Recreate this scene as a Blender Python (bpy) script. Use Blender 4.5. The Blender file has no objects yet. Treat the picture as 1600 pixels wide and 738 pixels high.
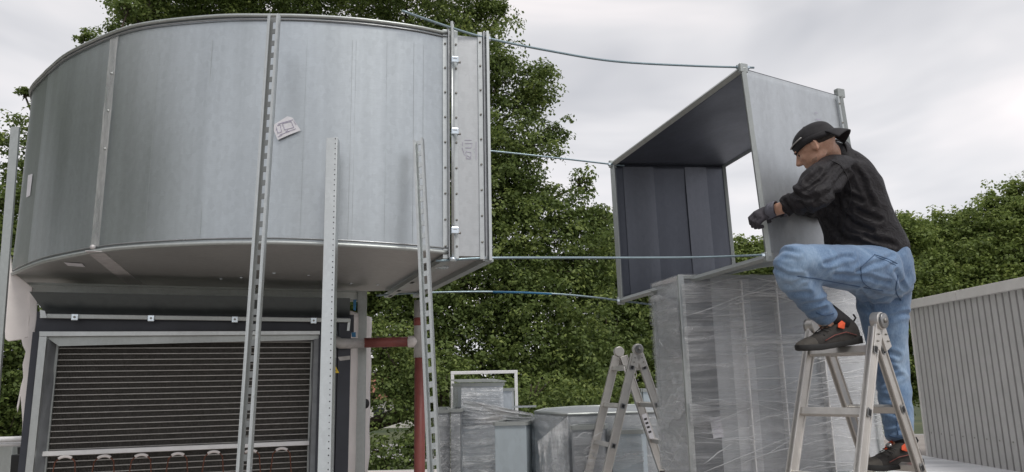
import bpy, bmesh, math, random
import numpy as np
from mathutils import Vector, Matrix, noise
from mathutils.bvhtree import BVHTree
random.seed(7); RNG = np.random.default_rng(7)
S = bpy.context.scene; C = S.collection
R = math.radians
# ---------------------------------------------------------------- camera
FOC = 1155.0; PIT = R(11.3); ROL = R(1.15); EYE = np.array([0., 0., 1.6])
aF = np.array([0, math.cos(PIT), math.sin(PIT)]); _u = np.array([0, -math.sin(PIT), math.cos(PIT)]); _r = np.array([1., 0, 0])
aR = math.cos(ROL)*_r - math.sin(ROL)*_u; aU = math.sin(ROL)*_r + math.cos(ROL)*_u
cd = bpy.data.cameras.new('camera'); cam = bpy.data.objects.new('camera', cd); C.objects.link(cam)
cam.matrix_world = Matrix(((aR[0], aU[0], -aF[0], 0), (aR[1], aU[1], -aF[1], 0), (aR[2], aU[2], -aF[2], 1.6), (0, 0, 0, 1)))
cd.sensor_fit = 'HORIZONTAL'; cd.sensor_width = 36; cd.lens = 36*FOC/1600; cd.clip_start = .05; cd.clip_end = 3000
S.camera = cam
# ---------------------------------------------------------------- light: overcast daylight
SUN_EL, SUN_AZ = R(58), R(150)
W = bpy.data.worlds.new('World'); S.world = W; W.use_nodes = True
nt = W.node_tree; nt.nodes.clear()
def wn(t, **k):
    n = nt.nodes.new(t)
    for a, b in k.items(): setattr(n, a, b)
    return n
sky = wn('ShaderNodeTexSky', sky_type='NISHITA', sun_disc=False, sun_elevation=SUN_EL, sun_rotation=SUN_AZ)
bsky = wn('ShaderNodeBackground'); bsky.inputs[1].default_value = .08; nt.links.new(sky.outputs[0], bsky.inputs[0])
tc = wn('ShaderNodeTexCoord'); mp = wn('ShaderNodeMapping'); mp.inputs['Scale'].default_value = (1, 1, 3.2)
nt.links.new(tc.outputs['Generated'], mp.inputs['Vector'])
no = wn('ShaderNodeTexNoise'); no.inputs['Scale'].default_value = 1.9; no.inputs['Detail'].default_value = 4; no.inputs['Roughness'].default_value = .48
no.inputs['Distortion'].default_value = .6
nt.links.new(mp.outputs[0], no.inputs['Vector'])
cr = wn('ShaderNodeValToRGB'); e = cr.color_ramp.elements
e[0].position = .32; e[0].color = (.55, .565, .61, 1); e[1].position = .70; e[1].color = (1.12, 1.06, 1.06, 1)
m_ = e.new(.5); m_.color = (.83, .825, .85, 1)
nt.links.new(no.outputs['Fac'], cr.inputs[0])
sx = wn('ShaderNodeSeparateXYZ'); nt.links.new(tc.outputs['Generated'], sx.inputs[0])
mr = wn('ShaderNodeMapRange'); mr.inputs['From Min'].default_value = 0; mr.inputs['From Max'].default_value = .75
mr.inputs['To Min'].default_value = 1.06; mr.inputs['To Max'].default_value = .80
nt.links.new(sx.outputs['Z'], mr.inputs['Value'])
vm = wn('ShaderNodeVectorMath', operation='SCALE'); nt.links.new(cr.outputs[0], vm.inputs[0]); nt.links.new(mr.outputs[0], vm.inputs['Scale'])
bcl = wn('ShaderNodeBackground'); nt.links.new(vm.outputs[0], bcl.inputs[0]); bcl.inputs[1].default_value = 1.0
mx = wn('ShaderNodeMixShader'); mx.inputs[0].default_value = .93
nt.links.new(bsky.outputs[0], mx.inputs[1]); nt.links.new(bcl.outputs[0], mx.inputs[2])
wo = wn('ShaderNodeOutputWorld'); nt.links.new(mx.outputs[0], wo.inputs[0])
sl = bpy.data.lights.new('sun', 'SUN'); sl.energy = 1.5; sl.angle = R(16); sl.color = (1, .96, .9)
so = bpy.data.objects.new('sun', sl); C.objects.link(so)
sdir = Vector((math.sin(SUN_AZ)*math.cos(SUN_EL), math.cos(SUN_AZ)*math.cos(SUN_EL), math.sin(SUN_EL)))
so.rotation_euler = (-sdir).to_track_quat('-Z', 'Y').to_euler(); so.location = (0, 0, 30)
S.view_settings.view_transform = 'Standard'; S.view_settings.look = 'None'; S.view_settings.exposure = .1; S.view_settings.gamma = 1
S.cycles.max_bounces = 8; S.cycles.transparent_max_bounces = 24; S.cycles.use_denoising = True

# ---------------------------------------------------------------- helpers
def ray(x, y): return aF + aR*(x-800)/FOC + aU*(369-y)/FOC
def at(x, y, Y): d = ray(x, y); return Vector(EYE + d*Y/d[1])
def onz(x, y, z): d = ray(x, y); return Vector(EYE + d*(z-1.6)/d[2])
class Plane:                                  # a vertical plane through two ground points
    def __init__(s, A, B):
        s.A = Vector((A[0], A[1], 0)); u = Vector((B[0]-A[0], B[1]-A[1], 0)); s.u = u.normalized(); s.n = Vector((s.u.y, -s.u.x, 0))
        if s.n.y > 0: s.n = -s.n              # n points at the viewer's side
    def p(s, x, y, off=0.):
        d = Vector(ray(x, y)); o = Vector(EYE)
        t = ((s.A + s.n*off) - o).dot(s.n)/d.dot(s.n); return o + d*t
def tag(o, label=None, cat=None, group=None, kind=None):
    if label: o['label'] = label
    if cat: o['category'] = cat
    if group: o['group'] = group
    if kind: o['kind'] = kind
    return o
def root(name, loc, label, cat, group=None):
    o = bpy.data.objects.new(name, None); C.objects.link(o); o.location = loc; o.empty_display_size = .1
    return tag(o, label, cat, group)
def wloc(o):
    v = Vector((0, 0, 0))
    while o: v += Vector(o.location); o = o.parent
    return v
def link(name, me, mat, parent=None, smooth=False):
    o = bpy.data.objects.new(name, me); C.objects.link(o)
    if mat: me.materials.append(mat)
    if parent: o.parent = parent
    if smooth: me.shade_smooth()
    return o
def copy_tree(o, parent=None):
    c = o.copy(); C.objects.link(c); c.parent = parent
    for ch in list(o.children): copy_tree(ch, c)
    return c
class MB:
    def __init__(s): s.v = []; s.f = []
    def add(s, vs, fs):
        n = len(s.v); s.v += [Vector(v) for v in vs]; s.f += [[i+n for i in f] for f in fs]; return s
    def hexa(s, a, b):                        # two matching quads
        return s.add(list(a)+list(b), [(3, 2, 1, 0), (4, 5, 6, 7), (0, 1, 5, 4), (1, 2, 6, 5), (2, 3, 7, 6), (3, 0, 4, 7)])
    def slab(s, poly, off):                   # polygon pushed by off
        n = len(poly); off = Vector(off); a = [Vector(p) for p in poly]
        return s.add(a+[p+off for p in a], [list(range(n))[::-1], [n+i for i in range(n)]]+[(i, (i+1) % n, n+(i+1) % n, n+i) for i in range(n)])
    def box(s, c, d, rz=0, M=None):
        M = M or Matrix.Rotation(rz, 4, 'Z'); c = Vector(c); x, y, z = d[0]/2, d[1]/2, d[2]/2
        q = [Vector(k) for k in ((-x, -y, -z), (x, -y, -z), (x, y, -z), (-x, y, -z), (-x, -y, z), (x, -y, z), (x, y, z), (-x, y, z))]
        R3 = M.to_3x3(); return s.hexa([c+R3@k for k in q[:4]], [c+R3@k for k in q[4:]])
    def bar(s, a, b, w, h, up=(0, 0, 1)):     # beam a->b, w across, h along up
        a = Vector(a); b = Vector(b); t = (b-a).normalized(); up = Vector(up); sd = t.cross(up).normalized(); u = sd.cross(t)
        q = [sd*i*w/2+u*j*h/2 for i, j in ((-1, -1), (1, -1), (1, 1), (-1, 1))]
        return s.hexa([a+k for k in q], [b+k for k in q])
    def loft(s, rings, cap=True):
        n = len(rings[0]); base = len(s.v); vs = [p for r_ in rings for p in r_]; fs = []
        for i in range(len(rings)-1):
            for j in range(n): k = (j+1) % n; fs.append((i*n+j, i*n+k, (i+1)*n+k, (i+1)*n+j))
        if cap: fs.append(list(range(n))[::-1]); fs.append([(len(rings)-1)*n+j for j in range(n)])
        return s.add(vs, fs)
    def tube(s, pts, r, n=8, cap=True):
        pts = [Vector(p) for p in pts]; rings = []; ref = None
        for i, p in enumerate(pts):
            t = (pts[min(i+1, len(pts)-1)]-pts[max(i-1, 0)]).normalized()
            if ref is None: ref = Vector((0, 0, 1)) if abs(t.z) < .9 else Vector((1, 0, 0))
            a = (ref-t*ref.dot(t)).normalized(); b = t.cross(a); ref = a; rr = r[i] if hasattr(r, '__len__') else r
            rings.append([p+(a*math.cos(k*2*math.pi/n)+b*math.sin(k*2*math.pi/n))*rr for k in range(n)])
        return s.loft(rings, cap)
    def cyl(s, c, ax, r, h, n=12):
        ax = Vector(ax).normalized(); c = Vector(c); return s.tube([c-ax*h/2, c+ax*h/2], r, n)
    def build(s, name, mat, parent=None, smooth=False, bevel=0, label=None):
        me = bpy.data.meshes.new(name); L = wloc(parent) if parent else Vector((0, 0, 0))
        me.from_pydata([v-L for v in s.v], [], s.f); me.update()
        bm = bmesh.new(); bm.from_mesh(me); bmesh.ops.recalc_face_normals(bm, faces=bm.faces); bm.to_mesh(me); bm.free()
        o = link(name, me, mat, parent, smooth)
        if bevel:
            b = o.modifiers.new('bevel', 'BEVEL'); b.width = bevel; b.segments = 2; b.limit_method = 'ANGLE'
        if label: o['label'] = label
        return o
def lerp(a, b, t): return Vector(a)*(1-t)+Vector(b)*t
def grid(fn, nu, nv):                          # surface sheet from fn(u,v)
    m = MB(); m.v = [fn(i/nu, j/nv) for j in range(nv+1) for i in range(nu+1)]
    m.f = [(j*(nu+1)+i, j*(nu+1)+i+1, (j+1)*(nu+1)+i+1, (j+1)*(nu+1)+i) for j in range(nv) for i in range(nu)]
    return m
def spline(P, n):
    P = [Vector(p) for p in P]; out = []
    Q = [P[0]*2-P[1]]+P+[P[-1]*2-P[-2]]
    for i in range(1, len(Q)-2):
        for k in range(n):
            t = k/n; a, b, c, d = Q[i-1:i+3]
            out.append(.5*((2*b)+(c-a)*t+(2*a-5*b+4*c-d)*t*t+(3*b-a-3*c+d)*t**3))
    out.append(P[-1]); return out
# ---------------------------------------------------------------- materials
class N:                                       # tiny node helper
    def __init__(s, name):
        s.m = bpy.data.materials.new(name); s.m.use_nodes = True; s.t = s.m.node_tree; s.p = s.t.nodes['Principled BSDF']; s.out = s.t.nodes['Material Output']
        s.tc = s.n('ShaderNodeTexCoord')
    def n(s, t, **k):
        x = s.t.nodes.new(t)
        for a, b in k.items(): setattr(x, a, b)
        return x
    def l(s, a, b): s.t.links.new(a, b)
    def noise(s, sc, det=3, rough=.5, scale=(1, 1, 1), rot=(0, 0, 0), dist=0):
        mp = s.n('ShaderNodeMapping'); mp.inputs['Scale'].default_value = scale; mp.inputs['Rotation'].default_value = rot; s.l(s.tc.outputs['Object'], mp.inputs[0])
        x = s.n('ShaderNodeTexNoise'); x.inputs['Scale'].default_value = sc; x.inputs['Detail'].default_value = det; x.inputs['Roughness'].default_value = rough; x.inputs['Distortion'].default_value = dist
        s.l(mp.outputs[0], x.inputs['Vector']); return x.outputs['Fac']
    def ramp(s, fac, *st):
        r_ = s.n('ShaderNodeValToRGB'); e = r_.color_ramp.elements
        while len(e) < len(st): e.new(.5)
        for i, (p, c) in enumerate(st):
            e[i].position = p; e[i].color = (c, c, c, 1) if isinstance(c, (int, float)) else (*c, 1)
        s.l(fac, r_.inputs[0]); return r_.outputs[0]
    def mix(s, f, a, b, mode='MIX'):
        x = s.n('ShaderNodeMix', data_type='RGBA', blend_type=mode)
        for i, v in ((0, f), (6, a), (7, b)):
            if isinstance(v, bpy.types.NodeSocket): s.l(v, x.inputs[i])
            elif i == 0: x.inputs[0].default_value = v
            else: x.inputs[i].default_value = (*v, 1)
        return x.outputs[2]
    def set(s, **k):
        nm = dict(col='Base Color', rough='Roughness', metal='Metallic', spec='Specular IOR Level', alpha='Alpha', trans='Transmission Weight', sheen='Sheen Weight')
        for a, v in k.items():
            i = s.p.inputs[nm[a]]
            if isinstance(v, bpy.types.NodeSocket): s.l(v, i)
            else: i.default_value = (*v, 1) if isinstance(v, tuple) else v
        return s
    def bump(s, h, st=.3, d=.01):
        b = s.n('ShaderNodeBump'); b.inputs['Strength'].default_value = st; b.inputs['Distance'].default_value = d; s.l(h, b.inputs['Height']); s.l(b.outputs[0], s.p.inputs['Normal']); return s
def plain(name, col, rough=.5, metal=0., var=.15, sc=30., bump=.1):
    n = N(name); f = n.noise(sc, 4, .6); c = n.ramp(f, (.3, tuple(x*(1-var) for x in col)), (.7, tuple(min(1, x*(1+var)) for x in col)))
    n.set(col=c, rough=n.ramp(n.noise(sc*.4, 3), (.3, max(0, rough-.08)), (.7, min(1, rough+.1))), metal=metal)
    if bump: n.bump(f, bump, .004)
    return n.m
def galv(name, col=(.5, .53, .56), rough=.38, metal=.85, spangle=55, streak=1., dirt=.35, vert=True):
    n = N(name)
    vo = n.n('ShaderNodeTexVoronoi'); vo.inputs['Scale'].default_value = spangle; mp = n.n('ShaderNodeMapping'); mp.inputs['Scale'].default_value = (1, 1, .6)
    n.l(n.tc.outputs['Object'], mp.inputs[0]); n.l(mp.outputs[0], vo.inputs['Vector'])
    sp = n.ramp(vo.outputs['Color'], (.0, .94), (1., 1.04))
    base = n.mix(1., col, sp, 'MULTIPLY')
    st = n.ramp(n.noise(9, 4, .6, (1, 1, .03) if vert else (.05, .05, 1)), (.35, 1-.09*streak), (.65, 1+.04*streak))
    base = n.mix(1., base, st, 'MULTIPLY')
    cl = n.ramp(n.noise(.9, 3, .5, (1, 1, .5)), (.30, (1-dirt*.5,)*3), (.70, (1.04, 1.04, 1.04)))
    base = n.mix(1., base, cl, 'MULTIPLY')
    sc = n.ramp(n.noise(26, 6, .75, (.22, .22, 2.6), (0, .2, 0)), (.68, 1.), (.76, .84))
    base = n.mix(1., base, sc, 'MULTIPLY')
    gr = n.ramp(n.noise(150, 3, .7, (.25, .25, 2.5)), (.3, .955), (.7, 1.03)); base = n.mix(1., base, gr, 'MULTIPLY')
    n.set(col=base, metal=metal, rough=n.ramp(n.noise(4, 4, .5, (1, 1, .3)), (.3, rough-.03), (.7, rough+.06)))
    n.bump(n.noise(2, 2, .5, (1, 1, .5)), .10, .02); return n.m
M = {}
M['duct'] = galv('galvanised_sheet', (.52, .56, .585), .36, .9, 70, 1.3, .22)
M['ductin'] = galv('shaded_inner_sheet', (.115, .125, .155), .45, .5, streak=1.2, dirt=.3); M['ductin2'] = galv('shaded_inner_band', (.16, .172, .205), .42, .5, streak=1.2, dirt=.2)  # interior shade of the open duct is painted into these darker sheet colours
M['steel'] = galv('zinc_profile', (.62, .65, .65), .36, .85, 90, .6, .3)
M['steel2'] = galv('zinc_profile_dull', (.50, .53, .52), .42, .75, 90, .6, .4)
M['beam'] = galv('zinc_beam', (.80, .84, .82), .55, .2, 90, .6, .2); M['under'] = galv('galvanised_underside', (.50, .50, .49), .45, .55, 55, .8, .2, False); M['ductend_shade'] = galv('galvanised_end_shaded', (.33, .365, .36), .40, .9, 70, 1., .2)  # the end sheet's dim reflection is painted in as a darker base colour
M['steelshade'] = galv('zinc_profile_shaded_inside', (.32, .335, .335), .5, .6, 90, .6, .4)  # shadow inside the tall open strut is put into a darker web colour
M['rim'] = plain('folded_rim_metal', (.36, .37, .38), .35, .9, .12, 40)
M['plug'] = plain('dark_slot_edge', (.02, .02, .02), .7)
M['rod'] = plain('zinc_plated_rod', (.27, .35, .39), .35, .7, .06, 60, .05)
M['clamp'] = plain('bright_clamp_metal', (.72, .80, .86), .25, .9, .08)
M['screw'] = plain('screw_metal', (.30, .29, .27), .4, .8)
M['alu'] = galv('worn_aluminium', (.70, .68, .65), .38, .8, 30, .5, .3)
M['hinge'] = plain('hinge_cast_metal', (.30, .30, .30), .35, .8, .25, 60, .2)
M['dark'] = plain('anthracite_coated_steel', (.036, .040, .052), .45, .1, .15, 8, .03)
M['hopper'] = galv('hopper_sheet', (.15, .17, .175), .42, .8, 50, 1, .4, False)
M['black'] = plain('black_rubber', (.015, .015, .016), .6)
M['silicone'] = plain('sealant_smear', (.62, .60, .60), .5, .2, .12, 25)
n = N('sealant_smear_thin'); f = n.noise(14, 5, .7, (1, 1, .25)); n.set(col=(.82, .82, .82), rough=.5, metal=.5, alpha=n.ramp(f, (.3, .10), (.68, .75))); M['smear'] = n.m
M['paper'] = plain('white_paper', (.72, .72, .76), .7, 0, .06, 60)
M['ink'] = plain('pen_ink', (.40, .37, .50), .7, 0, .1)
M['inklight'] = plain('faded_purple_ink', (.46, .42, .54), .6, .3, .1)
M['insul'] = plain('white_foam_insulation', (.78, .74, .72), .8, 0, .06, 12, .4)
M['lining'] = plain('grey_lining_fabric', (.22, .235, .25), .8, 0, .15, 14, .5)
M['coil'] = plain('coil_fin_dark', (.115, .107, .096), .6, .2, .3, 90, .2)
M['finrow'] = plain('fin_tube_metal', (.38, .37, .35), .45, .4, .15, 30)
M['red'] = plain('red_brown_pipe_paint', (.23, .065, .056), .5, 0, .18, 14)
M['pipegrey'] = plain('grey_pipe_sleeve', (.42, .41, .40), .45, .1, .15)
M['copper'] = plain('copper_hose', (.17, .065, .04), .45, .3, .2)
M['yellow'] = plain('warning_yellow', (.75, .52, .03), .5)
M['blue'] = plain('blue_tape', (.03, .17, .34), .5)
M['white'] = plain('white_coated_metal', (.86, .86, .86), .4, .1, .05)
M['leafbark'] = plain('oak_bark', (.07, .055, .04), .9, 0, .4, 9, .8)
M['coping'] = plain('grey_coping', (.62, .60, .575), .5, 0, .06, 4)
M['sheet'] = plain('grey_corrugated_coating', (.46, .45, .44), .5, 0, .07, 2.5, .02)
M['plaster'] = plain('pale_plaster', (.62, .60, .56), .8, 0, .1, 2)
M['tiles'] = plain('red_roof_tiles', (.28, .12, .08), .8, 0, .2, 4)
M['glass'] = plain('window_glass_dark', (.03, .035, .04), .1)
M['timber'] = plain('dark_timber', (.025, .024, .024), .8, 0, .3, 20)
# film: thin clear plastic with whitish stretched creases
def film(name, amount=.5, sc=(1, 1, 14), rot=(0, .06, 0), hi=(.90, .92, .94)):
    n = N(name); f = n.noise(2.4, 8, .74, sc, rot, 1.6); f2 = n.noise(1.9, 4, .6, (1, 1, 2.6), (0, -.5, 0))
    a = n.ramp(f, (.40, .03*amount), (.50, .40*amount), (.60, min(.95, 1.5*amount)))
    b = n.ramp(f2, (.40, .18), (.60, 1.)); al = n.mix(1., a, b, 'MULTIPLY')
    ma = n.n('ShaderNodeMath', operation='ADD'); n.l(al, ma.inputs[0]); ma.inputs[1].default_value = .025
    n.set(col=hi, rough=.22, alpha=ma.outputs[0], spec=.6); n.bump(f, .9, .03)
    gl = n.n('ShaderNodeBsdfGlossy'); gl.inputs['Roughness'].default_value = .16; gl.inputs['Color'].default_value = (.9, .92, .95, 1); n.l([x for x in n.t.nodes if x.bl_idname == 'ShaderNodeBump'][0].outputs[0], gl.inputs['Normal'])
    fr = n.n('ShaderNodeLayerWeight'); fr.inputs['Blend'].default_value = .25; ms = n.n('ShaderNodeMath', operation='MULTIPLY_ADD'); n.l(fr.outputs['Fresnel'], ms.inputs[0]); ms.inputs[1].default_value = .5; ms.inputs[2].default_value = .045
    xs_ = n.n('ShaderNodeMixShader'); n.l(ms.outputs[0], xs_.inputs[0]); n.l(n.p.outputs[0], xs_.inputs[1]); n.l(gl.outputs[0], xs_.inputs[2]); n.l(xs_.outputs[0], n.out.inputs[0]); return n.m
M['film'] = film('stretch_film', .34, (.30, 1, 7), (0, .12, 0)); M['film2'] = film('stretch_film_dense', .85, (1, 1, 9), (0, .35, 0)); M['film3'] = film('stretch_film_faint', .3)
def leafmat(name, dark, mid, light):
    n = N(name); at_ = n.n('ShaderNodeAttribute', attribute_name='tint'); c = n.ramp(at_.outputs['Fac'], (0., dark), (.5, mid), (1., light))
    n.set(col=c, rough=.55, spec=.35); d = n.n('ShaderNodeBsdfTranslucent'); n.l(c, d.inputs[0]); x = n.n('ShaderNodeMixShader'); x.inputs[0].default_value = .38
    n.l(n.p.outputs[0], x.inputs[1]); n.l(d.outputs[0], x.inputs[2]); n.l(x.outputs[0], n.out.inputs[0]); return n.m
M['leaf'] = leafmat('oak_leaf', (.085, .125, .038), (.165, .225, .065), (.32, .38, .11))
M['leaf2'] = leafmat('distant_leaf', (.10, .14, .042), (.21, .28, .075), (.36, .41, .12))
n = N('roof_membrane'); f = n.noise(1.3, 6, .65); g = n.noise(60, 4, .7)
n.set(col=n.mix(.35, n.ramp(f, (.3, (.32, .30, .28)), (.7, (.46, .43, .40))), n.ramp(g, (.3, (.06, .05, .05)), (.7, (.36, .30, .27)))), rough=.85).bump(g, .4, .01); M['roof'] = n.m
n = N('pale_membrane'); f = n.noise(1.6, 5, .6, (.3, 1.5, 1)); n.set(col=n.ramp(f, (.3, (.52, .53, .56)), (.7, (.85, .86, .88))), rough=.45).bump(n.noise(3, 5, .6), .5, .02); M['membrane'] = n.m
n = N('grass_ground'); f = n.noise(.15, 6, .6); n.set(col=n.ramp(f, (.35, (.03, .05, .015)), (.65, (.09, .10, .04))), rough=.95).bump(n.noise(8, 5), .6, .05); M['ground'] = n.m
n = N('asphalt'); f = n.noise(20, 5, .7); n.set(col=n.ramp(f, (.3, (.24, .235, .23)), (.7, (.36, .35, .34))), rough=.9).bump(f, .3, .01); M['road'] = n.m

# ================================================================ SETTING
GZ = -3.5
tag(MB().slab([(-900, -600, GZ-.3), (900, -600, GZ-.3), (900, 1500, GZ-.3), (-900, 1500, GZ-.3)], (0, 0, .3)).build('ground', M['ground']), kind='structure')
tag(MB().slab([(-200, 55, GZ+.004), (200, 50, GZ+.004), (200, 66, GZ+.004), (-200, 71, GZ+.004)], (0, 0, .01)).build('road', M['road']), kind='structure')
rf = tag(MB().slab([(-22, -14, GZ), (26, -14, GZ), (26, 21, GZ), (7.2, 21, GZ), (7.2, 14.4, GZ), (-22, 14.4, GZ)], (0, 0, -GZ)).build('roof', M['roof']), kind='structure')
tag(MB().slab([(-21.9, 14.0, 0), (7.0, 14.0, 0), (7.0, 14.35, 0), (-21.9, 14.35, 0)], (0, 0, .07)).build('roof_kerb', M['coping'], bevel=.01), kind='structure')

# corrugated rooftop cabin on the right
P0 = onz(1453, 714, .03); P1 = onz(1600, 739, .03); u = (P1-P0); u.z = 0; u.normalize(); nrm = Vector((u.y, -u.x, 0));
if nrm.y > 0: nrm = -nrm
cab = root('plant_room', (P0.x, P0.y, 0), 'grey corrugated metal plant room with pale coping at the right edge', 'building')
LW = 9.0; ztop = 2.93; pit = .168
m = MB(); pr = []; k = 0
while k*pit < LW:
    for a, d in ((0, 0), (.122, 0), (.127, -.10), (.160, -.10)): pr.append((k*pit+a, d))
    k += 1
vs = []; fs = []
for (s_, d) in pr:
    for z in (.03, ztop): q = P0+u*s_+nrm*(d+.035); vs.append((q.x, q.y, z))
for i in range(len(pr)-1): fs.append((2*i, 2*i+2, 2*i+3, 2*i+1))
m.add(vs, fs); m.build('corrugated_cladding', M['sheet'], cab)
back = -nrm*5
q0 = P0+nrm*-.075; q1 = P0+u*LW+nrm*-.075
MB().slab([(q0.x, q0.y, .02), (q1.x, q1.y, .02), (q1.x+back.x, q1.y+back.y, .02), (q0.x+back.x, q0.y+back.y, .02)], (0, 0, ztop-.03)).build('core_wall', M['sheet'], cab)
o_ = P0-u*.03
MB().slab([(o_.x+nrm.x*.05, o_.y+nrm.y*.05, .03), (o_.x+u.x*.05+nrm.x*.05, o_.y+u.y*.05+nrm.y*.05, .03), (o_.x+u.x*.05+back.x, o_.y+u.y*.05+back.y, .03), (o_.x+back.x, o_.y+back.y, .03)], (0, 0, ztop-.03)).build('corner_flashing', M['coping'], cab)
jn = None
cuts = [-.12, (at(1503, 461, 13.5)-P0).dot(u), 5.2, 9.1]
dj = Plane((P0.x, P0.y), (P1.x, P1.y)).p(1504, 468); cuts[1] = (dj-P0).dot(u)
for a, b in zip(cuts[:-1], cuts[1:]):
    A = P0+u*(a+.008)+nrm*.12; B = P0+u*(b-.008)+nrm*.12
    MB().hexa([(A.x, A.y, ztop), (B.x, B.y, ztop), (B.x-nrm.x*.5, B.y-nrm.y*.5, ztop), (A.x-nrm.x*.5, A.y-nrm.y*.5, ztop)],
              [(A.x, A.y, ztop+.17), (B.x, B.y, ztop+.17), (B.x-nrm.x*.5, B.y-nrm.y*.5, ztop+.20), (A.x-nrm.x*.5, A.y-nrm.y*.5, ztop+.20)]).build('coping', M['coping'], cab, bevel=.008)
sc0 = None
for i in range(1, 26):
    q = P0+u*(pit*2*i-.114)+nrm*.037
    mm = MB().cyl((q.x, q.y, .50), nrm, .013, .012, 8)
    o = mm.build('screw', M['screw'], cab)
A = onz(1440, 716, .012); B = onz(1600, 741, .012)
tag(MB().slab([P0-u*1.2+nrm*.03+Vector((0, 0, -.02)), P0+u*9+nrm*.03+Vector((0, 0, -.02)), P0+u*9+nrm*6.2+Vector((0, 0, -.02)), P0-u*1.2+nrm*6.2+Vector((0, 0, -.02))], (0, 0, .03)).build('roof_membrane_sheet', M['membrane']), kind='structure')

# far house and road-side glimpsed through the hedge
hx = at(592, 640, 95)
hs = root('house', (hx.x, hx.y, GZ), 'pale distant house with red roof glimpsed through the hedge', 'house')
MB().slab([(hx.x-5, hx.y, GZ), (hx.x+5, hx.y, GZ), (hx.x+5, hx.y+9, GZ), (hx.x-5, hx.y+9, GZ)], (0, 0, 3.4)).build('wall', M['plaster'], hs)
MB().add([(hx.x-5.6, hx.y-.5, GZ+3.4), (hx.x+5.6, hx.y-.5, GZ+3.4), (hx.x+5.6, hx.y+9.5, GZ+3.4), (hx.x-5.6, hx.y+9.5, GZ+3.4), (hx.x-5.6, hx.y+4.5, GZ+6.6), (hx.x+5.6, hx.y+4.5, GZ+6.6)],
         [(0, 1, 5, 4), (2, 3, 4, 5), (0, 4, 3), (1, 2, 5), (3, 2, 1, 0)]).build('roof', M['tiles'], hs)
for i in (-3, 0, 3):
    MB().box((hx.x+i, hx.y-.02, GZ+1.8), (1.3, .08, 1.3)).build('window', M['glass'], hs)

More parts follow.
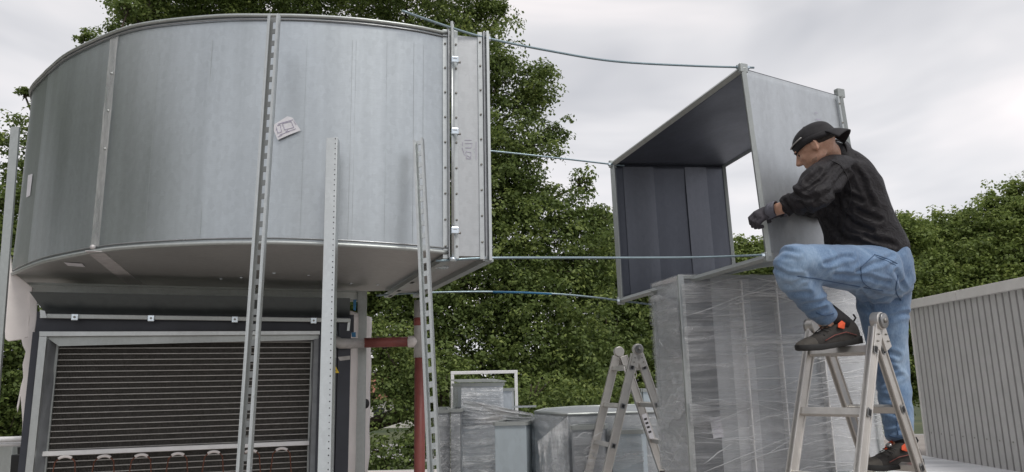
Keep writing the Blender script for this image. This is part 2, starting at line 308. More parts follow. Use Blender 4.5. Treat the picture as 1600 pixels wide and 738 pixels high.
# ---------------------------------------------------------------- trees
def tree(label, cat, base, blobs, mat, leaf=.13, dens=1., group=None, trunk_r=.35, name='oak_tree', sub=.42):
    rt = root(name, base, label, cat, group); base = Vector(base)
    P = []; Nn = []; T = []; centers = []
    for bb in blobs:
        if isinstance(bb[0], Vector): c, r_ = bb
        else: c = at(bb[0], bb[1], bb[3]); r_ = bb[2]*bb[3]/FOC
        centers.append((c, r_))
        ns = max(5, int(16*(r_/sub)**2*.95*dens))
        d = RNG.normal(size=(ns, 3)); d /= np.linalg.norm(d, axis=1)[:, None]
        rad = r_*(1-.62*RNG.random(ns)**1.7); rad *= 1+.22*np.sin(d[:, 0]*5+c.x*3)*np.cos(d[:, 2]*6+c.z)
        nm = max(3, int(ns**.5*.8)); md = RNG.normal(size=(nm, 3)); md /= np.linalg.norm(md, axis=1)[:, None]
        mc = md*r_*(.55+.4*RNG.random((nm, 1))); ix = RNG.integers(0, nm, ns); tm = RNG.random(nm); fr = RNG.random(ns) < .30
        cl_p = mc[ix]+RNG.normal(size=(ns, 3))*r_*(1.25/max(2.2, nm**.5))*np.array([1, 1, .75])
        ln_ = np.linalg.norm(cl_p, axis=1)[:, None]; cl_p = cl_p*np.minimum(1, 1.42*r_/ln_)
        sc_ = np.array(c)+np.where(fr[:, None], d*rad[:, None]*.9, cl_p)*np.array([1, .8, .92])
        nl = 44
        for i in range(ns):
            sr = sub*(.5+.75*RNG.random())*min(1, r_/.9+.35)
            q = RNG.normal(size=(nl, 3)); q /= np.linalg.norm(q, axis=1)[:, None]
            q[:, 2] = np.where(q[:, 2] < -.35, -q[:, 2], q[:, 2])
            pos = sc_[i]+q*sr*(.45+.6*RNG.random((nl, 1)))*np.array([1., 1., .85])
            P.append(pos); Nn.append(q*.9+d[i]*.35+np.array([0, 0, .45])+RNG.normal(size=(nl, 3))*.55)
            t0 = .55*tm[ix[i]]+.45*RNG.random(); T.append(np.clip(.66*t0+.10*q[:, 2]+.06+RNG.normal(size=nl)*.16, 0, 1))
    P = np.concatenate(P); Nn = np.concatenate(Nn); T = np.concatenate(T); n = len(P)
    Nn /= np.linalg.norm(Nn, axis=1)[:, None]
    a = np.cross(Nn, RNG.normal(size=(n, 3))); a /= np.linalg.norm(a, axis=1)[:, None]; b = np.cross(Nn, a)
    s_ = leaf*.80*(.6+.8*RNG.random((n, 1))); w_ = s_*(.5+.2*RNG.random((n, 1)))
    V = np.stack([P-a*s_*.5, P+b*w_*.5+a*s_*.08+Nn*s_*.12, P+a*s_*.5, P-b*w_*.5+a*s_*.08+Nn*s_*.12], 1).reshape(-1, 3)-np.array(base)
    me = bpy.data.meshes.new('crown'); me.vertices.add(4*n); me.vertices.foreach_set('co', V.astype(np.float32).ravel())
    me.loops.add(4*n); me.loops.foreach_set('vertex_index', np.arange(4*n, dtype=np.int32)); me.polygons.add(n)
    me.polygons.foreach_set('loop_start', np.arange(0, 4*n, 4, dtype=np.int32)); me.update(calc_edges=True)
    at_ = me.attributes.new('tint', 'FLOAT', 'POINT'); at_.data.foreach_set('value', np.repeat(T, 4).astype(np.float32))
    cr_ = link('crown', me, mat, rt)
    # trunk and limbs
    m = MB(); top = max(c.z for c, r_ in centers); cx = sum(c.x for c, r_ in centers)/len(centers); cy = sum(c.y for c, r_ in centers)/len(centers)
    tp = Vector((cx, cy+.3, max(base.z+2, top*.75)))
    tr = [lerp(base, tp, t)+Vector((math.sin(t*5)*.15, math.cos(t*4)*.15, 0)) for t in (0, .03, .1, .25, .45, .65, .85, 1)]
    m.tube(tr, [trunk_r*k for k in (1.5, 1.15, 1, .9, .75, .55, .3, .1)], 10)
    m.build('trunk', M['leafbark'], rt, True)
    lb = MB()
    for c, r_ in centers:
        t = min(.95, max(.15, (c.z-base.z-r_*.8)/(tp.z-base.z+.01)*.75)); s0 = lerp(base, tp, t); mid = lerp(s0, c, .55)+Vector((0, 0, -.15*r_))
        lb.tube([s0, mid, c], [trunk_r*.38*(1.1-t), trunk_r*.2*(1.1-t)+.02, .03], 6)
        for k in range(7):
            d = Vector(RNG.normal(size=3)).normalized()*r_*.85; lb.tube([c-d*.1, c+d*.5+Vector((0, 0, .1)), c+d], [.03, .02, .008], 4)
    lb.build('limbs', M['leafbark'], rt, True)
    return rt
def gp(x, Y): q = at(x, 600, Y); return (q.x, q.y, GZ)
tree('tall dark green oak rising behind the round duct and the rods', 'tree', gp(420, 23.5), [
    (640, -60, 150, 23), (450, -40, 170, 24), (300, 0, 100, 23), (235, 15, 42, 22), (205, 28, 20, 22), (725, 40, 62, 22), (690, 130, 110, 22), (775, 140, 66, 22), (835, 150, 30, 22),
    (600, 200, 150, 24), (800, 235, 68, 21.5), (862, 205, 22, 21.5), (700, 300, 140, 22), (820, 320, 78, 21.5), (885, 340, 46, 21.5), (930, 345, 24, 21.5), (600, 420, 130, 22.5), (730, 440, 120, 21),
    (840, 430, 95, 21), (915, 410, 48, 21), (640, 570, 80, 21.5), (750, 560, 110, 20.5), (850, 560, 95, 20.5), (450, 300, 190, 25), (270, 280, 170, 25), (260, 120, 110, 24), (400, 480, 150, 24),
    (760, 15, 30, 22), (783, 22, 12, 22), (850, 118, 20, 22), (905, 290, 18, 21.5), (945, 385, 22, 21.5)], M['leaf'], .14, 1.15, trunk_r=.55)
for px, py, rr in ((128, 60, 9), (178, 42, 12), (38, 152, 7)): pass
tree('slim young oak whose twigs peep over the left shoulder of the round duct', 'tree', gp(90, 21), [(200, 16, 16, 21), (178, 44, 11, 21), (130, 60, 10, 21), (150, 110, 22, 21), (120, 200, 50, 21), (60, 250, 55, 21), (40, 152, 10, 21), (90, 330, 60, 21)], M['leaf'], .14, 1.1, trunk_r=.2)
tree('dense dark tree at the far left edge behind the white insulation', 'tree', gp(0, 19), [(-60, 330, 70, 19), (12, 320, 30, 19), (28, 370, 26, 19), (-20, 420, 80, 19), (20, 520, 80, 18.5), (-50, 600, 100, 18.5), (40, 620, 75, 18.5), (-160, 500, 120, 19), (20, 690, 60, 18.5)], M['leaf'], .14, 1.2, trunk_r=.3)
tree('dark bushy tree behind the small ladder and the open duct', 'tree', gp(960, 26), [(955, 470, 85, 26), (1010, 430, 60, 26), (950, 560, 90, 25), (1030, 540, 80, 26), (990, 620, 85, 25), (890, 600, 70, 24.5), (955, 375, 34, 26), (1060, 480, 80, 27), (950, 345, 14, 26)], M['leaf'], .16, 1.1, trunk_r=.35)
tree('low leafy shrub hedge growing beyond the roof kerb behind the red pipe', 'hedge', gp(660, 17.5), [(600, 545, 45, 18), (640, 610, 38, 18), (690, 620, 60, 17.5), (760, 650, 60, 17.5), (830, 640, 60, 17.5), (900, 660, 55, 17.5), (670, 690, 42, 17.5), (600, 722, 40, 17), (650, 725, 35, 17), (590, 600, 26, 18), (720, 710, 50, 17), (980, 660, 60, 17.5), (560, 700, 30, 17)], M['leaf'], .12, 1.1, trunk_r=.12, name='hedge')
tree('broad green tree directly behind the man at the right', 'tree', gp(1390, 30), [(1395, 385, 50, 30), (1430, 400, 45, 30), (1330, 420, 70, 30), (1400, 460, 70, 29), (1250, 450, 70, 30), (1400, 345, 20, 30), (1370, 520, 80, 29), (1450, 560, 80, 29), (1440, 460, 60, 29.5), (1300, 520, 90, 30)], M['leaf2'], .17, 1.1)
tree('small distant tree seen through the open duct', 'tree', gp(1170, 32), [(1160, 415, 32, 32), (1190, 400, 22, 32), (1158, 388, 12, 32), (1120, 430, 40, 32), (1183, 382, 9, 32), (1210, 430, 45, 32), (1150, 480, 60, 32)], M['leaf2'], .16, 1.2, trunk_r=.2)
tree('wide green tree above the joint of the plant room coping', 'tree', gp(1500, 30), [(1480, 385, 42, 31), (1520, 400, 55, 30), (1470, 440, 60, 29.5), (1540, 440, 70, 29), (1500, 350, 18, 31), (1500, 500, 80, 29)], M['leaf2'], .17, 1.1)
tree('taller light green tree at the far right edge of the picture', 'tree', gp(1610, 29), [(1550, 345, 32, 30), (1545, 318, 14, 30), (1595, 345, 48, 29.5), (1585, 300, 14, 29.5), (1640, 330, 70, 29.5), (1590, 410, 80, 29), (1680, 420, 100, 29), (1600, 480, 90, 29)], M['leaf2'], .17, 1.1)
tree('unseen tree mass added beyond the left edge to darken the round duct reflection', 'tree', (-21, -4, GZ), [(Vector((-21+dx, dy, z)), 3.4) for dx, dy, z in [(random.uniform(-1, 1), y_, z_) for y_ in (-17, -13, -9, -5, -1, 3, 7, 11, 15) for z_ in (-1, 3, 7, 11)]]+[(Vector((-21, y_, 10)), 2.6) for y_ in (-15, -7, 0)], M['leaf'], .36, .22, name='reflection_tree', sub=.8)  # unseen foliage, added so the round duct's left end reflects something dark
bk = []
for i, (x, y, rp) in enumerate([(1420, 362, 14), (1440, 372, 20), (1465, 366, 18), (1490, 366, 20), (1380, 380, 30), (1520, 372, 26), (1450, 410, 50), (1410, 352, 10)]): bk.append((x, y, rp, 42))
tree('farther dark conifer-like tree line top between the right-hand trees', 'tree', gp(1450, 42), bk, M['leaf'], .2, 1.1, name='far_tree')

# ================================================================ LEFT: round-ended duct
ZT = 3.049
top_px = [(700, 55), (640, 43), (560, 33), (480, 28), (420, 27), (340, 28), (240, 38), (180, 53), (110, 85), (76, 112)]
tp_ = [onz(x, y, ZT) for x, y in top_px]
cv = [Vector((p.x, p.y, 0)) for p in tp_]
K1 = onz(76, 112, ZT); K2 = onz(50, 143, ZT); K2.z = K1.z = 0
def zb(X): return 2.103+min(1, max(0, (-X)/.9))*.027
D = root('curved_duct', (-1.2, 3.4, 2.1), 'large round-ended galvanised duct resting on the air handling unit at left', 'duct')
DX = -1.2; DY = 3.4
front = spline(cv, 6)                             # right -> left
def wall(path, name, mat, dn=.0, label=None, ends=(0, 0)):
    n = len(path)-1; L = 14
    def fn(u_, v_):
        i = u_*n; k = min(int(i), n-1); p = lerp(path[k], path[k+1], i-k); z = zb(p.x)+(ZT-zb(p.x))*v_
        b = .004*math.sin(v_*math.pi)*math.sin(p.x*9)+.003*noise.noise((p.x*3, p.y*3, z*2.5))
        return Vector((p.x, p.y-b-dn, z))
    return grid(fn, max(n, 2), L).build(name, mat, D, True, label=label)
# split the wall into its sheets
def cut(path, x0, x1): return [p for p in path if x1-1e-6 <= p.x <= x0+1e-6]
seamX = onz(180, 53, ZT).x
xs = [front[0].x, onz(557, 33, ZT).x, onz(424, 27, ZT).x, seamX, front[-1].x]
def atx(path, x):
    for a, b in zip(path[:-1], path[1:]):
        if (a.x-x)*(b.x-x) <= 0 and abs(a.x-b.x) > 1e-9: return lerp(a, b, (a.x-x)/(a.x-b.x))
    return path[-1]
for a, b in zip(xs[:-1], xs[1:]):
    seg = [atx(front, a)]+[p for p in front if b < p.x < a]+[atx(front, b)]
    wall(seg, 'wall_sheet', M['duct'])
left = spline([K1, K2, Vector((-2.43, 3.62, 0)), Vector((-2.47, 3.86, 0)), Vector((-2.36, 4.12, 0)), Vector((-2.1, 4.28, 0)), Vector((-1.8, 4.32, 0))], 6)
wall(left, 'end_sheet', M['ductend_shade'], label='rounded end sheet with its dim reflection painted in darker')
JN = Vector((front[0].x, front[0].y, 0)); JF = onz(607, 458, 2.11); JF.z = 0
EN = onz(760, 60, ZT); EN.z = 0; EF = onz(650, 458, 2.11); EF.z = 0
rear = [Vector((-1.8, 4.32, 0)), JF]
wall(rear, 'rear_sheet', M['duct'])
outline = front+left[1:]+[JF]
def plate(poly, z, t, name, mat, par):
    vs = [Vector((p.x, p.y, (zb(p.x) if z is None else z))) for p in poly]; return MB().slab(vs, (0, 0, t)).build(name, mat, par)
plate(outline, None, .003, 'bottom_plate', M['under'], D); plate(outline, ZT-.003, .003, 'top_plate', M['duct'], D)
def offs(path, d):
    out = []
    for i, p in enumerate(path):
        t = path[min(i+1, len(path)-1)]-path[max(i-1, 0)]; t.z = 0; t.normalize(); nn = Vector((t.y, -t.x, 0)); 
        if (p+nn-Vector((-1.2, 3.6, 0))).length < (p-Vector((-1.2, 3.6, 0))).length: nn = -nn
        out.append(p+nn*d)
    return out
ring = front+left[1:]
ro = offs(ring, .006)
MB().tube([Vector((p.x, p.y, ZT+.004)) for p in ro], .0075, 8).build('top_rim', M['steel2'], D, True)
MB().tube([Vector((p.x, p.y, ZT-.013)) for p in ro], .003, 6).build('rim_fold', M['rim'], D, True)
MB().tube([Vector((p.x, p.y, zb(p.x)+.004)) for p in ro], .0085, 8).build('bottom_rim', M['steel2'], D, True)
MB().tube([Vector((p.x, p.y, zb(p.x)+.022)) for p in ro], .003, 6).build('rim_fold', M['rim'], D, True)
# seam with sealant on wall and underside
sp = atx(front, seamX); spb = onz(143, 389, zb(seamX))
mm = MB(); rows = 24
for j in range(rows):
    v0 = j/rows; v1 = (j+1)/rows
    for (vv, st) in ((v0, 0),): pass
def seamfn(u_, v_):
    z = zb(sp.x)+.02+(ZT-zb(sp.x)-.04)*v_; w = .046+.01*noise.noise((3, 1, z*9)); x = sp.x+(u_-.5)*w; q = atx(front, x)
    return Vector((q.x, q.y-.0052, z))
grid(seamfn, 6, 40).build('seam_sealant', M['smear'], D, True)
for i in range(3):
    z = 2.55+i*.16; q = atx(front, sp.x+.006); MB().cyl((q.x, q.y-.006, z), (0, 1, 0), .0055, .006, 8).build('rivet', M['steel2'], D, True)
a0 = onz(147, 392, zb(-1.5)); a1 = onz(215, 448, 2.13)
dr = (a1-a0).normalized(); sd = Vector((dr.y, -dr.x, 0))*.03
MB().slab([a0+sd, a0-sd, a1-sd*1.2, a1+sd*1.2], (0, 0, -.0025)).build('underside_sealant', M['silicone'], D)
MB().cyl(a0+Vector((0, -.012, .012)), (0, 1, .2), .009, .01, 10).build('sealant_dab', M['silicone'], D, True)
def under_label(pts, name='sticker'):
    MB().slab([onz(x, y, 2.127) for x, y in pts], (0, 0, -.0015)).build(name, M['paper'], D)
under_label([(100, 410), (128, 412), (133, 417), (106, 415)]); under_label([(464, 417), (500, 418), (498, 422), (463, 420)])
for x, y in ((345, 436), (377, 434), (428, 427), (482, 430), (536, 429), (548, 443), (597, 429), (590, 445), (634, 432)):
    q = onz(x, y, zb(-.7)-.003)
    if (q-EF).length > 0: MB().cyl(q, (0, 0, 1), .008, .006, 8).build('rivet', M['clamp'], D, True)
pq = Plane((-.2, 2.9), (-.9, 2.715))
# paper notes with pen drawing
def wallpt(x, y, off=.006):
    d = Vector(ray(x, y)); o = Vector(EYE)
    pts = front+left
    for a, b in zip(pts[:-1], pts[1:]):
        e_ = b-a; e_.z = 0
        if e_.length < 1e-5: continue
        nn = Vector((e_.y, -e_.x, 0)).normalized(); dn = d.dot(nn)
        if abs(dn) < 1e-6: continue
        t = (a-o).dot(nn)/dn; h = o+d*t; s_ = (h-a).dot(e_)/e_.length_squared
        if -.001 <= s_ <= 1.001 and t > 0: return h-d.normalized()*off
    return at(x, y, 2.7)
for x, y0, y1, w_ in ((551, 62, 378, .0016), (557, 62, 378, .0010), (647, 66, 386, .0014), (662, 70, 388, .0010), (332, 62, 300, .0016), (480, 60, 380, .0008), (605, 62, 384, .0008), (250, 70, 380, .0009)):
    g_ = MB(); P = [wallpt(x-(y-y0)*.0*1, y, .0035) for y in (y0, y1)]; a_, b_ = P[0].copy(), P[1].copy(); g_.bar((a_.x, a_.y, zb(a_.x)+.03), (a_.x, a_.y, a_.z), w_*.55, .0006, (0, 1, 0)); g_.build('score_line', M['steel2'], D)
lab = [(425, 197), (449, 182), (457, 184), (470, 204), (452, 211), (434, 219)]
MB().slab([wallpt(x, y, .007) for x, y in lab], (0, -.001, 0)).build('paper_note', M['paper'], D, label='white paper note with pen sketch stuck on the sheet')
ink = MB()
for ln in ([(432, 199), (434, 208), (440, 206), (438, 195), (433, 196)], [(441, 193), (455, 190), (459, 199), (445, 203), (441, 193)], [(434, 194), (458, 187)], [(437, 211), (462, 201)], [(434, 214), (441, 211)], [(446, 206), (449, 204), (452, 206)], [(431, 203), (433, 202)], [(459, 189), (463, 195)]):
    for a, b in zip(ln[:-1], ln[1:]): ink.bar(wallpt(*a, .0095), wallpt(*b, .0095), .0014, .001, (0, 1, 0))
ink.build('pen_sketch', M['ink'], D)
MB().slab([wallpt(x, y, .006) for x, y in ((44, 274), (51, 272), (47, 306), (41, 309))], (0, -.001, 0)).build('sticker', M['paper'], D)
# collar piece with joint flange and end flange
CO = root('duct_collar', (-.17, 2.9, 2.1), 'short rectangular duct collar clamped to the right end of the round duct', 'duct')
def quadwall(a, b, name, mat, par, z0=None, z1=ZT, t=.003, n=None):
    z0 = 2.103 if z0 is None else z0; d = (b-a).normalized(); nn = Vector((d.y, -d.x, 0))*t
    return MB().slab([(a.x, a.y, z0), (b.x, b.y, z0), (b.x, b.y, z1), (a.x, a.y, z1)], nn).build(name, mat, par)
dE = (EN-JN).normalized(); JN2 = JN+dE*.012; JF2 = JF+dE*.012
M['collar'] = galv('collar_sheet', (.54, .56, .575), .45, .75, 60, .5, .2)
quadwall(JN2, EN, 'side_panel', M['collar'], CO); quadwall(JF2, EF, 'side_panel', M['collar'], CO)
plate([JN2, EN, EF, JF2], 2.105, .003, 'bottom_plate', M['under'], CO); plate([JN2, EN, EF, JF2], ZT-.003, .003, 'top_plate', M['duct'], CO)
up = Vector((0, 0, 1)); outn = Vector((dE.y, -dE.x, 0)); outn = outn if outn.y < 0 else -outn
def vstrip(pos, w, off, name, mat, par, z0=2.09, z1=ZT+.02, t=.006):
    a = pos+outn*off; return MB().bar((a.x, a.y, z0), (a.x, a.y, z1), w, t, outn).build(name, mat, par, bevel=.0012)
fl = (EF-EN).normalized()
vstrip(JN-dE*.014, .020, .006, 'flange_strip', M['steel'], D); vstrip(JN-dE*.001, .006, .016, 'flange_lip', M['rim'], D, t=.030)
vstrip(JN2+dE*.020, .016, .006, 'flange_strip', M['steel'], CO); vstrip(JN2+dE*.006, .006, .016, 'flange_lip', M['steel'], CO, 2.085, ZT+.035, .030)
MB().tube([JN2+outn*.034+up*2.075, JN2+outn*.034+up*(ZT+.045)], .006, 8).build('locking_rod', M['steel'], CO, True)
vstrip(EN-dE*.030, .020, .006, 'flange_strip', M['steel'], CO); vstrip(EN-dE*.015, .006, .010, 'flange_fold', M['rim'], CO, t=.018)
vstrip(EN+dE*.000, .012, .014, 'flange_lip', M['steel'], CO, 2.083, ZT+.02, .030)
for k in range(9):
    z = 2.14+k*.108
    for pos in (JN-dE*.014, JN2+dE*.020, EN-dE*.030):
        q = pos+outn*.0105; q.z = z+.02*(pos.x > -.2)
        MB().cyl(q, outn, .0045, .005, 8).build('screw', M['screw'], CO if pos.x > JN.x else D, True)
for (a, b, zz) in ((JN-dE*.006, JF-dE*.006, 0), (EN, EF, 0)):
    par = D if a.x < JN.x+.001 else CO
    MB().bar((a.x, a.y, 2.094), (b.x, b.y, 2.094), .034, .022).build('bottom_flange', M['steel2'], par)
    MB().bar((a.x, a.y, ZT+.01), (b.x, b.y, ZT+.01), .034, .022).build('top_flange', M['steel2'], par)
    qf = b-a; MB().bar((b.x, b.y, 2.09), (b.x, b.y, ZT+.01), .03, .03).build('far_flange', M['steel2'], par)
dd = (JF-JN)
slm = MB()
for t in (.25, .5, .75, .93):
    q = JN+dd*t; slm.bar((q.x-dE.x*.006-dd.x*.02, q.y-dd.y*.02, 2.0815), (q.x-dE.x*.006+dd.x*.02, q.y+dd.y*.02, 2.0815), .014, .002)
slm.build('flange_slots', M['plug'], D)
MB().cyl(JN2+outn*.034+up*2.083, up, .014, .014, 10).build('corner_nut', M['clamp'], CO, True)
q = onz(690, 413, 2.10); MB().box(q+Vector((0, 0, -.012)), (.05, .035, .012), .6).build('flange_clip', M['clamp'], CO, bevel=.002)
for z in (.98, .99, 1.0): pass
for y_ in (93, 205, 360):
    Q = Plane((JN.x, JN.y), (EN.x, EN.y)).p(711, y_, .05)
    cl = root('flange_clamp', tuple(Q), {93: 'topmost of three bright clamps gripping the joint between round duct and collar', 205: 'middle of three bright clamps gripping the joint between round duct and collar', 360: 'lowest of three bright clamps gripping the joint between round duct and collar'}[y_], 'clamp', 'clamps on the duct joint')
    MB().bar(Q-up*.013, Q+up*.013, .028, .006, outn).build('plate', M['clamp'], cl, bevel=.002)
    MB().bar(Q-dE*.013-outn*.014-up*.012, Q-dE*.013-outn*.014+up*.012, .003, .03, outn).build('jaw', M['clamp'], cl)
    MB().bar(Q+dE*.013-outn*.014-up*.012, Q+dE*.013-outn*.014+up*.012, .003, .03, outn).build('jaw', M['clamp'], cl)
    MB().cyl(Q+dE*.018-outn*.006-up*.009, dE, .005, .012, 8).build('bolt', M['screw'], cl, True)
    MB().bar(Q-dE*.008+outn*.004+up*.003, Q+dE*.008+outn*.004+up*.003, .002, .001, outn).build('stamp_mark', M['screw'], cl)
PE = Plane((JN.x, JN.y), (EN.x, EN.y)); ink = MB()
for ln in ([(722, 231), (724, 236), (726, 243)], [(726, 219), (737, 219)], [(727, 224), (738, 224), (736, 231), (727, 231)], [(728, 237), (729, 248), (736, 248), (736, 238), (728, 237)], [(740, 234), (742, 232)], [(741, 238), (742, 237)], [(730, 243), (735, 246)], [(744, 222), (744, 250)], [(723, 222), (723, 228)]):
    for a, b in zip(ln[:-1], ln[1:]): ink.bar(PE.p(*a, .0046), PE.p(*b, .0046), .0015, .0008, outn)
ink.build('ink_sketch', M['inklight'], CO, label='faded purple printed sketch')

# ================================================================ slotted support channels
def channel(name, a, b, w, dpt, face, label, mat, slots='web', group=None, lip=.006, pitch=.05):
    """C profile from a (bottom) to b (top); 'face' points to the viewer side the open side or web turns to"""
    a = Vector(a); b = Vector(b); rt = root(name, tuple(a), label, 'strut', group)
    t = (b-a).normalized(); f = Vector(face); f = (f-t*f.dot(t)).normalized(); s_ = t.cross(f).normalized(); L = (b-a).length; th = .0028
    def pl(c0, c1, u0, u1, v0, v1):           # slab along t from c0..c1 covering u (side), v (face)
        q = [s_*u0+f*v0, s_*u1+f*v0, s_*u1+f*v1, s_*u0+f*v1]; return [a+t*c0+k for k in q], [a+t*c1+k for k in q]
    m = MB(); v0 = 0 if slots == 'web' else -dpt+th
    web = (v0-th, v0) if slots == 'web' else (-th, 0)
    if slots in ('web', 'open'):
        vv = (-th, 0) if slots == 'web' else (-dpt, -dpt+th); sw = .0065
        m.hexa(*pl(0, L, -w/2, -sw, *vv)); m.hexa(*pl(0, L, sw, w/2, *vv)); n_ = int(L/pitch); sl_ = .030
        for i in range(n_+1):
            c0 = i*pitch; c1 = min(L, c0+pitch-sl_)
            if c0 < L: m.hexa(*pl(c0, c1, -sw, sw, *vv))
        m.build('slotted_web', M['steelshade'] if slots == 'open' and 'tall' in label else mat, rt)
    else:
        m.hexa(*pl(0, L, -w/2, w/2, -th, 0)); m.build('web', mat, rt, bevel=.001)
    g = .0003
    for sgn in (-1, 1):
        m = MB(); u0, u1 = sorted((sgn*w/2, sgn*(w/2-th)))
        lo, hi = (-dpt, -th-g) if slots != 'open' else (-dpt+th+g, 0)
        m.hexa(*pl(0, L, u0, u1, lo, hi)); m.build('side_flange', mat, rt)
        m = MB(); u0, u1 = sorted((sgn*(w/2-th-g), sgn*(w/2-th-lip)))
        if slots == 'open': m.hexa(*pl(0, L, u0, u1, -th, -.0001))
        else: m.hexa(*pl(0, L, u0, u1, -dpt, -dpt+th))
        m.build('lip', mat, rt)
    return rt, (a, b, t, f, s_, L)
def px_line(x0, y0, Y0, x1, y1, Y1, zfloor=0):   # extend to the floor
    p = at(x0, y0, Y0); q = at(x1, y1, Y1); t = (zfloor-q.z)/(p.z-q.z); return q+(p-q)*t, p
b_, t_ = px_line(427, 23, 2.50, 379, 738, 2.30)
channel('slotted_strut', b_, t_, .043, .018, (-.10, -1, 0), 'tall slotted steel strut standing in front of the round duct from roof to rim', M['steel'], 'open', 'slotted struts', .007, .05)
b_, t_ = px_line(518.5, 215, 2.62, 506, 738, 2.42)
rt, (a, b, t, f, s_, L) = channel('slotted_strut', b_, t_, .041, .041, (.0, -1, 0), 'middle height steel strut showing its smooth pale face in front of the unit corner', M['steel'], 'solid', 'slotted struts')
dots = MB(); k = 0
while k*.021 < L:
    c = a+t*(k*.021+.004*random.random())-s_*.0135*(1 if (s_.x < 0) else -1)+f*.0006
    dots.cyl(c, f, .0016+.001*random.random(), .0012, 5); k += 1
dots.build('perforation_marks', M['plug'], rt)['kind'] = 'stuff'
b_, t_ = px_line(652.5, 217, 2.72, 677, 738, 2.42)
channel('slotted_strut', b_, t_, .041, .016, (-.30, -1, 0), 'slotted steel strut with a row of long slots in front of the red pipe', M['steel'], 'open', 'slotted struts', .006, .050)
b_, t_ = px_line(566, 455, 3.9, 562, 738, 3.9)
channel('slotted_strut', b_, t_, .046, .030, (.1, -1, 0), 'plain steel post behind the unit corner under the round duct', M['steel2'], 'solid', 'slotted struts')
b_, t_ = px_line(23, 198, 2.9, 4, 440, 2.9)
channel('slotted_strut', b_, t_, .032, .014, (.15, -1, 0), 'steel strut at the far left edge beside the rounded duct end', M['steel2'], 'solid', 'slotted struts')

# ================================================================ air handling unit
UL = at(60, 520, 3.28); UR = at(552, 515, 3.72); PU = Plane((UL.x, UL.y), (UR.x, UR.y)); un = PU.n; uu = PU.u
UN = root('air_handling_unit', (UL.x+.7, UL.y+.5, 0), 'dark air handling unit with finned coil face under the round duct', 'air handling unit')
def fp(poly, off, th, name, mat, par=UN, bevel=0, label=None):
    return MB().slab([PU.p(x, y, off) for x, y in poly], -un*th).build(name, mat, par, bevel=bevel, label=label)
def vfill(x, y, z): # point on plane at px then dropped to height z
    q = PU.p(x, y); q.z = z; return q
# beam
bl = onz(3, 441, 2.112); br = onz(560, 455, 2.103)
bm_ = root('support_beam', tuple(bl), 'long horizontal steel beam carrying the round duct above the unit', 'beam')
hb = .052
MB().bar(bl-up*(hb/2+.004), br-up*(hb/2+.004), .04, hb).build('web', M['beam'], bm_, bevel=.003)
MB().bar(bl-up*.006+un*.024, br-up*.006+un*.024, .008, .010).build('lip', M['steel2'], bm_)
MB().bar(bl-up*(hb+.0)+un*.024, br-up*(hb+.0)+un*.024, .008, .010).build('lip', M['steel2'], bm_)
for t in (.02, .04, .055, .07): q = lerp(bl, br, t)-up*(hb+.012)+un*.01; MB().box(q, (.03, .03, .010), 0).build('notch_clip', M['screw'], bm_)
# hopper
hz0 = PU.p(72, 491, -.02)
A = PU.p(46, 456, .06); B = PU.p(546, 466, .06); c_ = PU.p(545, 495, -.02); d_ = PU.p(70, 489, -.02)
MB().slab([A, B, c_, d_], -un*.004).build('hopper_front', M['hopper'], UN)
MB().slab([A, d_, d_-un*1.0, A-un*1.0], uu*.004).build('hopper_side', M['hopper'], UN)
MB().slab([c_, B, B-un*1.0, c_-un*1.0], uu*.004).build('hopper_side', M['hopper'], UN)
r0 = PU.p(63, 494, .01); r1 = PU.p(547, 501, .01)
MB().bar(r0, r1, .020, .020).build('flange_rail', M['steel2'], UN, bevel=.002)
fp([(62, 484), (70, 486), (73, 497), (63, 497)], .026, .008, 'corner_bracket', M['steel'])
for x in (117, 236, 367, 490):
    y = 494+(x-63)/484*7; cc = PU.p(x, y+1, .026)
    cl = MB().box(cc, (.028, .012, .030), math.atan2(uu.y, uu.x)).build('rail_clamp', M['clamp'], UN, bevel=.003)
    MB().cyl(cc+un*.008, un, .005, .006, 8).build('bolt', M['screw'], cl)
# body
def body(x0, y0, x1, off, dpt, name, mat, ztop=None, par=UN, zlo=0.02, bevel=0):
    a = PU.p(x0, y0, off); b = PU.p(x1, y0, off); zt = a.z if ztop is None else ztop; a.z = b.z = zlo
    return MB().hexa([a, b, b-un*dpt, a-un*dpt], [Vector((q.x, q.y, zt)) for q in (a, b, b-un*dpt, a-un*dpt)]).build(name, mat, par, bevel=bevel)
fp([(58, 487), (553, 492), (553, 519), (55, 519)], -.026, .9, 'top_band', M['dark'])
body(51, 519, 66, -.002, .9, 'corner_post', M['dark'])
fp([(61, 518), (500, 517), (500, 523), (61, 526)], .012, .03, 'frame_top', M['steel'], bevel=.002)
fp([(72, 527), (500, 524), (497, 531), (92, 541)], -.015, .01, 'frame_inner_lip', M['steel2'])
zz = PU.p(63, 526, .012).z
a = PU.p(61, 526, .012); b = PU.p(73, 526, .012)
MB().hexa([(a.x, a.y, .1), (b.x, b.y, .1), (b.x-un.x*.03, b.y-un.y*.03, .1), (a.x-un.x*.03, a.y-un.y*.03, .1)],
          [(a.x, a.y, zz), (b.x, b.y, zz), (b.x-un.x*.03, b.y-un.y*.03, zz), (a.x-un.x*.03, a.y-un.y*.03, zz)]).build('frame_left', M['steel'], UN, bevel=.002)
